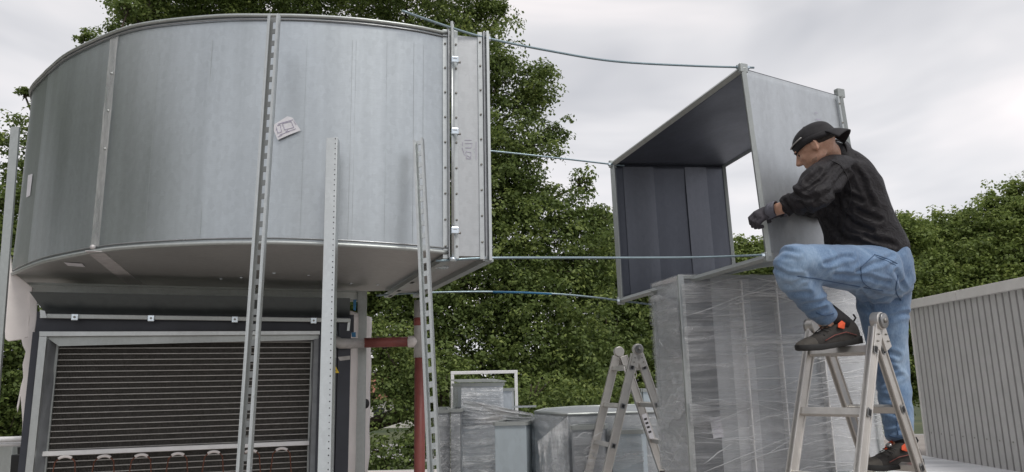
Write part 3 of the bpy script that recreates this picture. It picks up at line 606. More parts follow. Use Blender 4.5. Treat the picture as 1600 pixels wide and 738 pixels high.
# fabric lining between frame and coil (wrinkled)
def lin(x0, x1, o0, o1, y0, mat, name='fabric_lining'):
    a = PU.p(x0, y0, o0); b = PU.p(x1, y0, o1)
    def fn(u_, v_):
        p = lerp(a, b, u_); z = a.z+(.15-a.z)*v_; w = .012*noise.noise((u_*2+v_*9, v_*14, 1.3))+.008*math.sin((v_*26+u_*4))*math.sin(u_*math.pi)
        return Vector((p.x+un.x*w, p.y+un.y*w, z))
    return grid(fn, 10, 60).build(name, mat, UN, True)
lin(72, 92, .0, -.09, 530, M['lining']); lin(487, 500, -.09, .0, 528, M['lining'])
# coil
cz1 = PU.p(90, 537, -.09).z; ca = PU.p(90, 537, -.09); cb = PU.p(488, 531, -.09)
zt = (ca.z+cb.z)/2
def cpt(s_, z, off=0.): q = lerp(ca, cb, s_); return Vector((q.x+un.x*off, q.y+un.y*off, z))
CL = (cb-ca).length
cbk = MB().hexa([cpt(0, .15, -.02), cpt(1, .15, -.02), cpt(1, .15, -.2), cpt(0, .15, -.2)], [cpt(0, zt, -.02), cpt(1, zt, -.02), cpt(1, zt, -.2), cpt(0, zt, -.2)]).build('coil_block', M['coil'], UN)
fins = MB()
i = 0
while i*.006 < CL: fins.hexa([cpt(i*.006/CL, .16, -.019), cpt((i*.006+.0015)/CL, .16, -.019), cpt((i*.006+.0015)/CL, .16, -.012), cpt(i*.006/CL, .16, -.012)], [cpt(i*.006/CL, zt, -.019), cpt((i*.006+.0015)/CL, zt, -.019), cpt((i*.006+.0015)/CL, zt, -.012), cpt(i*.006/CL, zt, -.012)]); i += 1
fins.build('coil_fins', M['coil'], UN)['kind'] = 'stuff'
MB().bar(cpt(0, .15, .0), cpt(0, zt, .0), .014, .02, un).build('coil_edge', M['steel2'], UN); MB().bar(cpt(1, .15, .0), cpt(1, zt, .0), .012, .02, un).build('coil_edge', M['steel2'], UN)
z = zt-.004; k = 0
while z > .2:
    MB().bar(cpt(.004, z, -.004), cpt(.996, z, -.004), .010, .0042).build('fin_bar', M['finrow'], UN); z -= .0262; k += 1
MB().bar(cpt(-.01, PU.p(75, 709, -.07).z, .02), cpt(1.0, PU.p(480, 692, -.07).z, .02), .03, .020).build('cross_bar', M['white'], UN, bevel=.002)
for x, y in ((102, 716), (163, 715), (221, 713), (278, 711), (334, 708), (392, 706), (440, 703)):
    q = PU.p(x, y, -.03); pts = []
    for i in range(13):
        t = i/12*math.pi; pts.append(q+uu*math.cos(t)*.040+up*(math.sin(t)*.035-.03)-un*0)
    pts = [pts[0]-up*.20+uu*.02]+pts+[pts[-1]-up*.20-uu*.02]
    h = MB().tube(spline(pts, 2), .0028, 6).build('copper_hose', M['copper'], UN, True)
    cp = MB(); 
    cp.tube([q+uu*math.cos(t)*.040+up*(math.sin(t)*.036-.029)+un*.003 for t in [math.pi*(.28+.44*i/8) for i in range(9)]], .0065, 8); cp.build('white_clip', M['insul'], h, True)
# right corner post, lining, labels
body(499, 517, 528, .002, .9, 'corner_post', M['dark']); body(529.5, 505, 549, .006, .9, 'end_panel', M['dark'])
body(491, 530, 500, -.004, .06, 'lining_edge', M['lining'])
fp([(544, 500), (548, 499), (546, 517), (542, 517)], .012, .01, 'bright_corner', M['steel'])
fp([(528, 558), (547, 556), (547, 562), (531, 564)], .0075, .001, 'tape_strip', M['pipegrey'])
fp([(519, 562), (530, 583), (519, 583)], .0085, .002, 'warning_triangle', M['yellow'], label='yellow triangular warning sticker half hidden by the strut')
fp([(519, 545), (525, 545), (525, 559), (519, 559)], .0085, .001, 'small_label', M['paper'])
fp([(519, 549), (524, 548.5), (524, 550), (519, 550.5)], .0092, .001, 'label_print', M['ink'])
fp([(520.5, 569), (524, 573), (522, 575), (525.5, 580), (520.5, 576), (522.5, 574)], .0092, .0006, 'bolt_symbol', M['black'])
# insulation slabs
IS = root('insulation_board', tuple(vfill(556, 500, 0)), 'pale torn foam insulation board on the right side of the unit', 'insulation')
a = PU.p(549, 460, -.05); b = PU.p(581, 465, -.4)
def fi(u_, v_):
    p = lerp(a, b, u_); z = 1.98-v_*1.9; jag = .02*noise.noise((z*5, 2, 1))*u_; return Vector((p.x+jag, p.y, z))
o = grid(fi, 8, 60).build('foam_sheet', M['insul'], IS, True); so_ = o.modifiers.new('s', 'SOLIDIFY'); so_.thickness = .02
MB().slab([PU.p(x, y, .0) for x, y in ((552, 469), (557, 468), (556, 486), (552, 484))], -un*.004).build('blue_tape', M['blue'], IS)
MB().slab([PU.p(x, y, .0) for x, y in ((549, 520), (556, 519), (556, 527), (550, 527))], -un*.004).build('blue_tape', M['blue'], IS)
MB().cyl(PU.p(569, 631, -.3), (1, -.6, 0), .025, .03, 10).build('dark_handle', M['black'], IS, True)
# left insulation sheet, torn
IL = root('torn_insulation', tuple(PU.p(30, 520, .02)), 'torn white foam insulation sheet hanging off the left side of the unit', 'insulation')
edge = [(10, 396), (6, 420), (8, 460), (9, 530), (14, 534), (34, 531), (46, 527), (47, 500), (50, 470), (52, 450), (40, 440), (20, 425), (18, 400)]
MB().slab([PU.p(x, y, -.10) for x, y in edge], un*.012).build('foam_sheet', M['insul'], IL, bevel=.003)
tp2 = [(46, 456), (60, 458), (58, 500), (52, 540), (46, 600), (38, 680), (33, 737), (31, 737), (36, 660), (33, 620), (31, 632), (28, 645), (27, 636), (33, 605), (37, 590), (36, 570), (41, 550), (36, 540), (34, 530), (44, 528), (47, 500)]
MB().slab([PU.p(x, y, -.085) for x, y in tp2], un*.010).build('torn_edge', M['insul'], IL, bevel=.003)
# railing and grey box bottom left
RL = root('white_pipe_rail', tuple(at(-30, 690, 4.4)), 'white horizontal pipe rail behind the left corner of the unit', 'rail')
MB().tube([at(-60, 689, 4.4), at(36, 686, 4.4)], .016, 10).build('upper_pipe', M['white'], RL, True)
MB().tube([at(-60, 696, 4.42), at(38, 694, 4.42)], .012, 10).build('lower_pipe', M['white'], RL, True)
a = at(-40, 698, 4.6); b = at(20, 698, 4.6)
tag(MB().slab([(a.x, a.y, .01), (b.x, b.y, .01), (b.x, b.y+.5, .01), (a.x, a.y+.5, .01)], (0, 0, a.z)).build('metal_cabinet', M['steel2'], bevel=.006), 'grey metal cabinet under the white rail at the bottom left', 'cabinet')
BC = root('junction_box', tuple(at(27, 715, 4.2)), 'small black box beside the left corner of the unit', 'junction box')
MB().slab([at(x, y, 4.2) for x, y in ((17, 711), (34, 711), (34, 742), (15, 742))], (0, .08, 0)).build('housing', M['black'], BC, bevel=.004)
MB().slab([at(x, y, 4.19) for x, y in ((27, 699), (36, 699), (36, 710), (27, 710))], (0, .08, 0)).build('gland', M['black'], BC, bevel=.002)

# ================================================================ red pipe
PX = root('red_pipe', tuple(onz(655, 700, .5)), 'red brown painted pipe running down behind the slotted strut', 'pipe')
py = 3.75
zz = lambda x, y: at(x, y, py)
vb = at(656, 600, py); vdn = Vector((vb.x, vb.y, .02)); vup = Vector((vb.x, vb.y, at(654, 470, py).z))
MB().tube([vdn, Vector((vb.x, vb.y, at(656, 558, py).z))], .027, 16).build('riser', M['red'], PX, True)
MB().tube([Vector((vb.x, vb.y, at(656, 559, py).z)), vup], .031, 16).build('grey_sleeve', M['pipegrey'], PX, True)
q = at(654, 503, py); MB().tube([Vector((vb.x, vb.y, q.z-.02)), Vector((vb.x, vb.y, q.z+.02))], .0325, 16).build('red_band', M['red'], PX, True)
MB().tube([zz(566, 536), zz(642, 534)], .0245, 16).build('branch_pipe', M['red'], PX, True)
MB().tube([zz(638, 534), zz(656, 534)], .029, 16).build('collar', M['insul'], PX, True)
MB().tube([PU.p(522, 532, .04), PU.p(532, 537, .06), at(546, 537, 3.7), zz(568, 536)], .0255, 14).build('grey_elbow', M['pipegrey'], PX, True)

# ================================================================ open duct (right)
def near(px, tgt): d = Vector(ray(*px)).normalized(); o = Vector(EYE); return o+d*((Vector(tgt)-o).dot(d))
V = dict(NT=near((1161, 107), (1.083, 3.338, 2.988)), NB=near((1201, 402), (1.189, 3.347, 2.188)), FT=near((957, 257), (.58, 4.285, 2.931)), FB=near((970, 470), (.687, 4.294, 2.131)),
         RT=near((1312, 150), (1.826, 3.738, 3.091)), GT=near((1131, 259), (1.324, 4.685, 3.035)), GB=near((1147, 420), (1.43, 4.694, 2.234)))
V['RB'] = near((1352, 392), V['NB']+(V['GB']-V['FB'])*.97)
OD = root('open_duct', tuple(V['NB']), 'open-ended rectangular galvanised duct piece the man is fitting on top of the wrapped duct', 'duct')
cen = sum((v for v in V.values()), Vector())/8
def panel(a, b, c, d, name, mat, amp=.006, label=None):
    nn = (b-a).cross(d-a).normalized()
    if nn.dot(cen-a) > 0: nn = -nn
    def fn(u_, v_):
        p = lerp(lerp(a, b, u_), lerp(d, c, u_), v_); return p+nn*amp*math.sin(u_*math.pi)*math.sin(v_*math.pi)*(1+.8*noise.noise(p*3))
    o = grid(fn, 24, 24).build(name, mat, OD, True, label=label); s_ = o.modifiers.new('s', 'SOLIDIFY'); s_.thickness = .003; return o
M['duct2'] = galv('galvanised_bright', (.60, .635, .67), .50, .6, 55, .8, .25)
panel(V['NB'], V['RB'], V['RT'], V['NT'], 'near_side', M['duct2'])
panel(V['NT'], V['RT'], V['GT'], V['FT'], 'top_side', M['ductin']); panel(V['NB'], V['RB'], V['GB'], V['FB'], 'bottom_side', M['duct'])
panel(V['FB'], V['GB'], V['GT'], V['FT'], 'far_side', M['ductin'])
def frame(ids, w, t, mat, nm):
    for i in range(4):
        a, b = V[ids[i]], V[ids[(i+1) % 4]]; MB().bar(a, b, w, t, (b-a).cross(cen-a)).build(nm, mat, OD, bevel=.0015)
frame(['NT', 'NB', 'FB', 'FT'], .026, .022, M['steel2'], 'front_flange'); frame(['RT', 'RB', 'GB', 'GT'], .030, .022, M['steel2'], 'rear_flange')
for k_ in ('NT', 'NB', 'FT', 'FB'): MB().box(V[k_], (.045, .02, .045), .4).build('corner_piece', M['steel2'], OD, bevel=.004)
MB().box(V['RT']+Vector((0, 0, .012)), (.05, .03, .05), .4).build('corner_piece', M['steel2'], OD, bevel=.004)
# inner stiffening strips of the far side
for s0, s1 in ((.08, .34), (.62, .82)):
    nn = (V['GB']-V['FB']).cross(V['FT']-V['FB']).normalized(); nn = nn if nn.dot(cen-V['FB']) > 0 else -nn
    q = lambda s_, t_: lerp(lerp(V['FB'], V['GB'], s_), lerp(V['FT'], V['GT'], s_), t_)+nn*.004
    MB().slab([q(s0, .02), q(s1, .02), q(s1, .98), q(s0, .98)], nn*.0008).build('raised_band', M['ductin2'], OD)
qn = lambda s_, t_: lerp(lerp(V['NB'], V['RB'], s_), lerp(V['NT'], V['RT'], s_), t_)
on_ = (V['RB']-V['NB']).cross(V['NT']-V['NB']).normalized(); on_ = on_ if on_.y < 0 else -on_
MB().bar(qn(.95, .01)+on_*.012, qn(.95, .985)+on_*.012, .016, .006, on_).build('screw_strip', M['steel'], OD)
for k in range(8):
    MB().cyl(qn(.95, .06+k*.125)+on_*.016, on_, .005, .006, 8).build('screw', M['screw'], OD, True)
ink = MB()
for (a, b), (c, d) in (((.66, .80), (.72, .80)), ((.66, .77), (.74, .775)), ((.67, .74), (.72, .74)), ((.68, .71), (.70, .705)), ((.66, .84), (.69, .84))): ink.bar(qn(a, b)+on_*.009, qn(c, d)+on_*.009, .003, .001, on_)
ink.build('faded_print', M['inklight'], OD)

# ================================================================ threaded rods
def rod(pts, label):
    P = spline([at(*p) for p in pts], 8); rt = root('threaded_rod', tuple(P[0]), label, 'threaded rod', 'threaded rods pulling the two ducts together')
    MB().tube(P, .0052, 8).build('rod', M['rod'], rt, True)
    return rt
def nut(rt, x, y, Y, d=(1, .1, 0), r_=.011, mat=None):
    MB().cyl(at(x, y, Y), d, r_, .013, 6).build('nut', mat or M['clamp'], rt)
r1 = rod([(628, 17, 2.75), (700, 42, 2.86), (762, 60, 2.93), (860, 80, 3.03), (960, 96, 3.14), (1080, 103, 3.25), (1178, 106, 3.34)], 'threaded rod along the top, its bare end sticking up left over the duct rim'); nut(r1, 764, 61, 2.935); nut(r1, 1153, 105, 3.31); nut(r1, 1168, 106, 3.33)
r2 = rod([(700, 232, 4.05), (765, 236, 4.1), (860, 246, 4.18), (956, 257, 4.28), (975, 259, 4.3)], 'threaded rod from the far side of the round duct to the open duct'); nut(r2, 952, 257, 4.27)
r3 = rod([(681, 408, 2.88), (760, 403.5, 2.93), (880, 403, 3.05), (1000, 403, 3.17), (1100, 402, 3.26), (1206, 398, 3.36)], 'threaded rod stretched straight across at half height below the open duct mouth'); nut(r3, 757, 403.5, 2.93); nut(r3, 766, 403.5, 2.94); nut(r3, 1192, 399, 3.33)
r4 = rod([(588, 462, 3.98), (652, 458, 4.04), (760, 456, 4.12), (860, 459, 4.2), (930, 465, 4.26), (972, 470.5, 4.3), (1018, 476, 4.33)], 'lowest threaded rod, drooping slightly at its right end beneath the open duct'); nut(r4, 653, 458, 4.04); nut(r4, 966, 470, 4.29)
for x0, x1 in ((770, 862),):
    MB().tube([at(x0, 456.6, 4.12), at((x0+x1)/2, 457.2, 4.16), at(x1, 459.6, 4.2)], .0056, 8).build('blue_coating', M['blue'], r4, True)

# ================================================================ wrapped duct standing under the open duct
Z1 = 1.12
w0 = at(1066, 430, 3.78); w1 = at(1346, 436, 3.92); wl = at(1022, 440, 4.10); ZW = w0.z-.004
w0.z = w1.z = wl.z = 0; wr = w1+(wl-w0)*1.0+Vector((.15, .1, 0))
# shift: verticals lean with perspective only
WD = root('wrapped_duct', (w0.x, w0.y, Z1), 'big galvanised duct wrapped in stretch film standing behind the man and ladder', 'wrapped duct')
def qwall(a, b, z0, z1, nm, mat, par, t=.004, bevel=0, label=None, wr_=None):
    d = (b-a).normalized(); nn = Vector((d.y, -d.x, 0)); nn = nn if nn.y < 0 else -nn
    return MB().slab([(a.x, a.y, z0), (b.x, b.y, z0), (b.x, b.y, z1), (a.x, a.y, z1)], -nn*t).build(nm, mat, par, bevel=bevel, label=label)
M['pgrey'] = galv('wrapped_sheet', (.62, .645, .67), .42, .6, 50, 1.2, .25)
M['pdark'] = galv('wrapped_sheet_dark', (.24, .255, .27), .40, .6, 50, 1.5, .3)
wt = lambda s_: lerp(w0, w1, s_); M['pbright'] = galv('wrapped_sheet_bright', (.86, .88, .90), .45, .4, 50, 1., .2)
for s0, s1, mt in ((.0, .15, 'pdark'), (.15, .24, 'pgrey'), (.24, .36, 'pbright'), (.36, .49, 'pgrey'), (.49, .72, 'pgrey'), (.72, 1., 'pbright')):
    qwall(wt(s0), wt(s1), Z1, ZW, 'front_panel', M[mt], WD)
wn_ = Vector(((w1-w0).y, -(w1-w0).x, 0)).normalized(); wn_ = wn_ if wn_.y < 0 else -wn_
for s_ in (.30, .49, .72):
    q = wt(s_)+wn_*.022; MB().bar((q.x, q.y, Z1), (q.x, q.y, ZW-.03), .006, .044, wn_).build('panel_seam', M['white'], WD)
qwall(wl, w0, Z1+.0, ZW, 'side_panel', M['pgrey'], WD); qwall(w1, wr, Z1, ZW, 'side_panel', M['pgrey'], WD); qwall(wl, wr, Z1, ZW, 'rear_panel', M['pgrey'], WD)
MB().bar((w0.x-.012, w0.y-.006, Z1-.0), (w0.x-.012, w0.y-.006, ZW+.004), .03, .022, wn_).build('corner_flange', M['steel'], WD, bevel=.002)
MB().bar((w1.x, w1.y-.006, Z1-.0), (w1.x, w1.y-.006, ZW), .026, .02, wn_).build('corner_flange', M['steel'], WD, bevel=.002)
MB().bar((wl.x, wl.y, Z1+.02), (wl.x, wl.y, ZW+.0), .024, .02, wn_).build('corner_flange', M['steel'], WD, bevel=.002)
MB().bar((w0.x, w0.y, ZW-.008), (w1.x, w1.y, ZW-.008), .032, .020).build('top_flange', M['steel2'], WD, bevel=.002)
MB().bar((wl.x, wl.y, ZW-.008), (w0.x, w0.y, ZW-.008), .032, .020).build('top_flange', M['insul'], WD, bevel=.002, label='white taped left top edge')
MB().bar((w0.x, w0.y, Z1+.005), (w1.x, w1.y, Z1+.005), .032, .022).build('bottom_flange', M['steel2'], WD, bevel=.002)
def wfilm(a, b, z0, z1, off, mat, amp=.010, nu=60, nv=60, seed=0., par=None, nm='stretch_film'):
    d = (b-a).normalized(); nn = Vector((d.y, -d.x, 0)); nn = nn if nn.y < 0 else -nn
    def fn(u_, v_):
        p = lerp(a, b, u_); z = z0+(z1-z0)*v_; w = amp*noise.noise((u_*3+seed, z*26+u_*5, seed))+amp*.6*noise.noise((u_*9, z*60+seed, 3)); return Vector((p.x, p.y, z))+nn*(off+abs(w))
    return grid(fn, nu, nv).build(nm, mat, par, True)
wfilm(w0+Vector((-.02, 0, 0)), w1+Vector((.01, 0, 0)), Z1+.0, ZW+.006, .028, M['film'], .012, 70, 110, 1, WD)
wfilm(wl, w0, Z1+.02, ZW+.004, .024, M['film3'], .008, 20, 60, 2, WD)
M['crease'] = plain('film_crease', (.88, .90, .92), .25, 0, .04); M['crease'].node_tree.nodes['Principled BSDF'].inputs['Alpha'].default_value = .6
def ribbons(a, b, z0, z1, off, par, n_=9, ncr=46, seed=1, amp=1.):
    rg = random.Random(seed); d = (b-a).normalized(); nn = Vector((d.y, -d.x, 0)); nn = nn if nn.y < 0 else -nn; H_ = z1-z0
    for k in range(n_):
        zc_ = z0+H_*(k+.2+rg.random()*.6)/n_; hh = H_*rg.uniform(.10, .20); tl = rg.uniform(-.10, .14)*H_; ss = rg.random()*50; o_k = off+.004*(k % 4)
        def fn(u_, v_):
            ed = .18*hh*noise.noise((u_*5, ss+v_*2, 1)); z = zc_+tl*(u_-.5)+(v_-.5)*hh+ed; z = min(max(z, z0), z1)
            w = .012*amp*abs(noise.noise((u_*2.5+ss, v_*7+u_*4*tl, ss)))+.006*amp*noise.noise((u_*8, v_*16, ss)); p = lerp(a, b, u_); return Vector((p.x, p.y, z))+nn*(o_k+w)
        grid(fn, 60, 12).build('film_wrap', M['film5'] if k % 2 else M['film'], par, True)
    cm = MB()
    for k in range(ncr):
        u0 = rg.random()*.8; u1 = min(1, u0+rg.uniform(.08, .6)); zc_ = z0+H_*rg.random(); tl = rg.gauss(.05, .10)*H_*(u1-u0)*2; pts = []
        for i in range(9):
            t = i/8; p = lerp(a, b, u0+(u1-u0)*t); z = min(max(zc_+tl*(t-.5)+.012*noise.noise((t*3, k, seed)), z0), z1); pts.append(Vector((p.x, p.y, z))+nn*(off+.020+.004*noise.noise((t*4, k, 5))))
        rr_ = rg.uniform(.0006, .0030); cm.tube(pts, [rr_*math.sin(math.pi*(.08+.84*i/8)) for i in range(9)], 4)
    cm.build('film_creases', M['crease'], par, True)['kind'] = 'stuff'
M['film5'] = film('stretch_film_bright', 1.0, (.35, 1, 7), (0, -.05, 0))
ribbons(w0+Vector((-.02, 0, 0)), w1+Vector((.01, 0, 0)), Z1, ZW, .034, WD, 6, 85, 3)
ribbons(wl, w0, Z1+.02, ZW, .026, WD, 4, 12, 8, .6)
def stk(x, y, w, h, rot=0):
    PW = Plane((w0.x, w0.y), (w1.x, w1.y)); c = PW.p(x, y, .024); d = (w1-w0).normalized(); ca_, sa = math.cos(rot), math.sin(rot)
    X = d*ca_+up*sa; Y_ = up*ca_-d*sa; return MB().slab([c-X*w/2-Y_*h/2, c+X*w/2-Y_*h/2, c+X*w/2+Y_*h/2, c-X*w/2+Y_*h/2], wn_*.001), c, X, Y_
m, c, X, Y_ = stk(1120, 668, .055, .10, .12); m.build('paper_label', M['paper'], WD)
k = MB()
for i in range(7): k.bar(c+wn_*.002+Y_*(.036-.011*i)-X*.02, c+wn_*.002+Y_*(.036-.011*i)+X*(.018-.012*(i % 3)), .0016, .001, wn_)
k.build('label_print', M['ink'], WD)
PL2 = Plane((wl.x, wl.y), (w0.x, w0.y))
MB().slab([PL2.p(x, y, .014) for x, y in ((1051, 547), (1072, 544), (1073, 567), (1053, 568))], wn_*.001).build('paper_label', M['paper'], WD)
# bearers and trestle below (mostly under the frame)
for q, l in ((w0+(wl-w0)*.35+Vector((.10, 0, 0)), 'dark timber bearer under the left end of the wrapped duct'), (w1+(wl-w0)*.3-Vector((.15, 0, 0)), 'dark timber bearer under the right end of the wrapped duct')):
    tag(MB().box((q.x-.03, q.y+.1, Z1-.047), (.24, .6, .075)).build('timber_bearer', M['timber'], bevel=.005), l, 'timber', 'timber bearers')
tr = root('trestle', ((w0.x+w1.x)/2, (w0.y+wr.y)/2, 0), 'steel trestle carrying the bearers below the wrapped duct', 'trestle')
cx0, cy0 = (w0.x+w1.x)/2, (w0.y+wr.y)/2
MB().box((cx0+.02, cy0+.02, Z1-.115), (1.1, .5, .06)).build('deck', M['steel2'], tr, bevel=.004)
for sx_ in (-1, 1):
    for sy_ in (-1, 1): MB().box((cx0+.02+sx_*.48, cy0+.02+sy_*.2, (Z1-.145)/2), (.05, .05, Z1-.145)).build('leg', M['steel2'], tr)

# ================================================================ background wrapped ducts
def duct_px(name, label, FL, FRt, ztop, Yf, Yr, dep, mat, filmmat=None, group='wrapped ducts stored in the background', side=None, zlo=.02, rimt=.03, yawpt=None):
    """box whose front top edge runs between two picture points at height ztop; dep = vector to the back"""
    a = at(*FL, Yf); b = at(*FRt, Yr); zt_ = ztop if ztop else (a.z+b.z)/2; a.z = b.z = 0; dep = Vector(dep)
    rt = root(name, ((a.x+b.x)/2, (a.y+b.y)/2, 0), label, 'duct', group); c = b+dep; d = a+dep
    for p, q, nm in ((a, b, 'front_panel'), (b, c, 'side_panel'), (c, d, 'rear_panel'), (d, a, 'side_panel')): 
        e_ = (q-p).normalized(); inn = ((a+b+c+d)/4-(p+q)/2); nn = Vector((e_.y, -e_.x, 0)); nn = nn if nn.dot(inn) > 0 else -nn
        MB().slab([(p.x, p.y, zlo), (q.x, q.y, zlo), (q.x, q.y, zt_), (p.x, p.y, zt_)], nn*.004).build(nm, mat, rt)
        MB().bar((p.x, p.y, zt_), (q.x, q.y, zt_), .03, rimt).build('top_flange', M['steel2'], rt)
    if filmmat:
        o1 = Vector((a.x, a.y, 0)); o2 = Vector((b.x, b.y, 0)); wfilm(o1, o2, zlo, zt_-.03, .03, filmmat, .02, 40, 60, a.x, rt)
        wfilm(d, a, zlo, zt_-.03, .03, M['film3'], .015, 20, 50, a.x+3, rt); ribbons(o1, o2, .6, zt_-.03, .04, rt, 5, 16, int(a.x*10)+9, 1.6)
    return rt, a, b, zt_
M['bg1'] = galv('bg_sheet_pale', (.66, .71, .76), .38, .5, 30, 1, .35); M['bg2'] = galv('bg_sheet_mid', (.50, .53, .56), .4, .55, 30, 1, .5); M['bg3'] = galv('bg_sheet_blue', (.56, .64, .69), .5, .5, 30, .6, .2)
T, ta, tb, tz = duct_px('wrapped_duct_tower', 'tall film-wrapped duct tower standing left of the small ladder', (721, 601), (786, 600), 1.60, 7.0, 7.0, (-.17, 1.1, 0), M['bg1'], M['film2'])
MB().slab([(ta.x-.03, ta.y-.03, tz+.02), (tb.x+.03, tb.y-.03, tz+.02), (tb.x-.12, tb.y+1.1, tz+.05), (ta.x-.2, ta.y+1.1, tz+.05)], (0, 0, .008)).build('loose_lid', M['steel'], T)
duct_px('small_duct_end', 'small grey duct end just right of the tall wrapped tower', (786, 609), (800, 609), None, 8.2, 8.2, (.02, .5, 0), M['bg1'])
duct_px('wrapped_duct_low', 'low film-wrapped duct directly right of the slotted strut', (684, 645), (703, 641), None, 6.9, 6.9, (-.1, .9, 0), M['bg2'], M['film'])
duct_px('flat_duct_panel', 'thin grey duct leaning against the left of the wrapped tower', (704, 641), (720, 642), None, 6.75, 6.75, (0, .5, 0), M['bg2'], M['film3'])
F2, fa, fb, fz = duct_px('open_square_duct', 'open pale blue-grey square duct in front of the wrapped tower', (773, 663), (822, 661), None, 6.2, 6.2, (.16, .75, 0), M['bg3'], None)
MB().slab([(fa.x+.03, fa.y+.03, fz-.05), (fb.x-.03, fb.y+.03, fz-.05), (fb.x+.1, fb.y+.7, fz-.05), (fa.x+.16, fa.y+.7, fz-.05)], (0, 0, .002)).build('inside_shade_sheet', M['black'], F2)  # added black sheet stands in for the shade inside the open duct
# film drape from tower to square duct
def drape(pts, name, label, mat, parent=None):
    a, b, c, d = [at(*p) for p in pts]
    def fn(u_, v_):
        p = lerp(lerp(a, b, u_), lerp(d, c, u_), v_); w = .03*noise.noise((u_*2, v_*14, 1))-.07*math.sin(u_*math.pi)*(1-v_)*0
        return p+Vector((0, w-.01, w*.5))
    return grid(fn, 40, 30).build(name, mat, parent, True)
M['film4'] = film('stretch_film_white', 1.4, (6, 1, 1), (0, .3, 0))
n = M['film4']
o = drape([(724, 624, 6.92), (833, 646, 6.3), (833, 660, 6.35), (722, 668, 6.95)], 'film_drape', None, film('stretch_film_opaque', 3.2, (.5, 1, 6), (0, .25, 0), (.96, .97, .98))); tag(o, 'white stretch film pulled from the wrapped tower down to the square duct', 'stretch film')
# curved wrapped duct
CD = root('curved_wrapped_duct', tuple(onz(900, 800, 1.3)), 'wide curved duct under stretch film behind the small ladder', 'duct')
pt = [at(836, 645, 6.3), at(886, 655, 5.7), at(888, 655, 5.7), at(970, 655, 5.8), at(1064, 650, 5.9), at(1066, 650, 5.95)]
zc = pt[0].z
pt = [Vector((p.x, p.y, 0)) for p in pt]; bk_ = [Vector((p.x, p.y, 0)) for p in (at(1075, 640, 7.2), at(985, 636, 7.6), at(900, 637, 7.4), at(850, 640, 6.9))]
zc = 1.36
for a, b in zip(pt[:-1], pt[1:]): qwall(a, b, .02, zc, 'wall_sheet', M['bg2'], CD); wfilm(a, b, .1, zc-.01, .03, M['film'], .02, 16, 60, a.x, CD)
allp = pt+bk_
for a, b in zip(allp[5:], allp[6:]+allp[:1]): qwall(a, b, .02, zc, 'rear_sheet', M['bg2'], CD)
MB().slab([(p.x, p.y, zc) for p in allp], (0, 0, .004)).build('top_plate', M['bg2'], CD)
rr_ = [Vector((p.x, p.y, zc+.006)) for p in allp]; MB().tube(rr_+[rr_[0]], .012, 8).build('top_rim', M['steel2'], CD, True)
cf = [at(x, y, 5.6) for x, y in ((887, 650), (840, 690), (845, 742), (890, 742))]
def fn(u_, v_):
    p = lerp(lerp(cf[0], cf[1], u_), lerp(cf[3], cf[2], u_), v_); return p+Vector((0, .02*noise.noise((u_*16, v_*3, 2))-.02, 0))
grid(fn, 30, 30).build('film_corner', film('stretch_film_corner', 1.9, (5, 1, 1), (0, .5, 0)), CD, True)
G2, ga, gb, gz = duct_px('pale_duct_block', 'pale blue duct piece visible under the film between the small ladder legs', (955, 676), (1002, 674), None, 5.62, 5.62, (.1, .3, 0), M['bg3'], M['film3'])
duct_px('grey_duct_behind_ladder', 'small grey duct standing behind the right leg of the small ladder', (1004, 611), (1034, 609), None, 8.0, 8.0, (.0, .6, 0), M['bg3'], None)
duct_px('wrapped_square_duct', 'grey square duct under film between the film corner and the small ladder', (893, 668), (942, 668), None, 5.45, 5.5, (.05, .2, 0), M['bg2'], M['film'])
for q in ((ta, tb, .2, tz-.05),): pass
HB = root('pipe_hoop', tuple(onz(760, 740, .8)), 'white square tube hoop standing behind the wrapped tower', 'frame')
hp = [at(x, y, 8.6) for x, y in ((707, 583), (806, 581), (802, 640))]
t0 = .036
MB().bar(hp[0]+Vector((-.02, 0, 0)), hp[1]+Vector((.02, 0, 0)), t0, t0).build('top_tube', M['white'], HB, bevel=.004)
for q in (hp[0], hp[1]): MB().bar(q-up*.019, Vector((q.x, q.y, .02)), t0, t0, (0, 1, 0)).build('leg', M['white'], HB, bevel=.004)
a = at(800, 636, 8); b = at(838, 635, 8); MB().bar(a, b, .03, .02).build('foot_bar', M['steel'], HB)

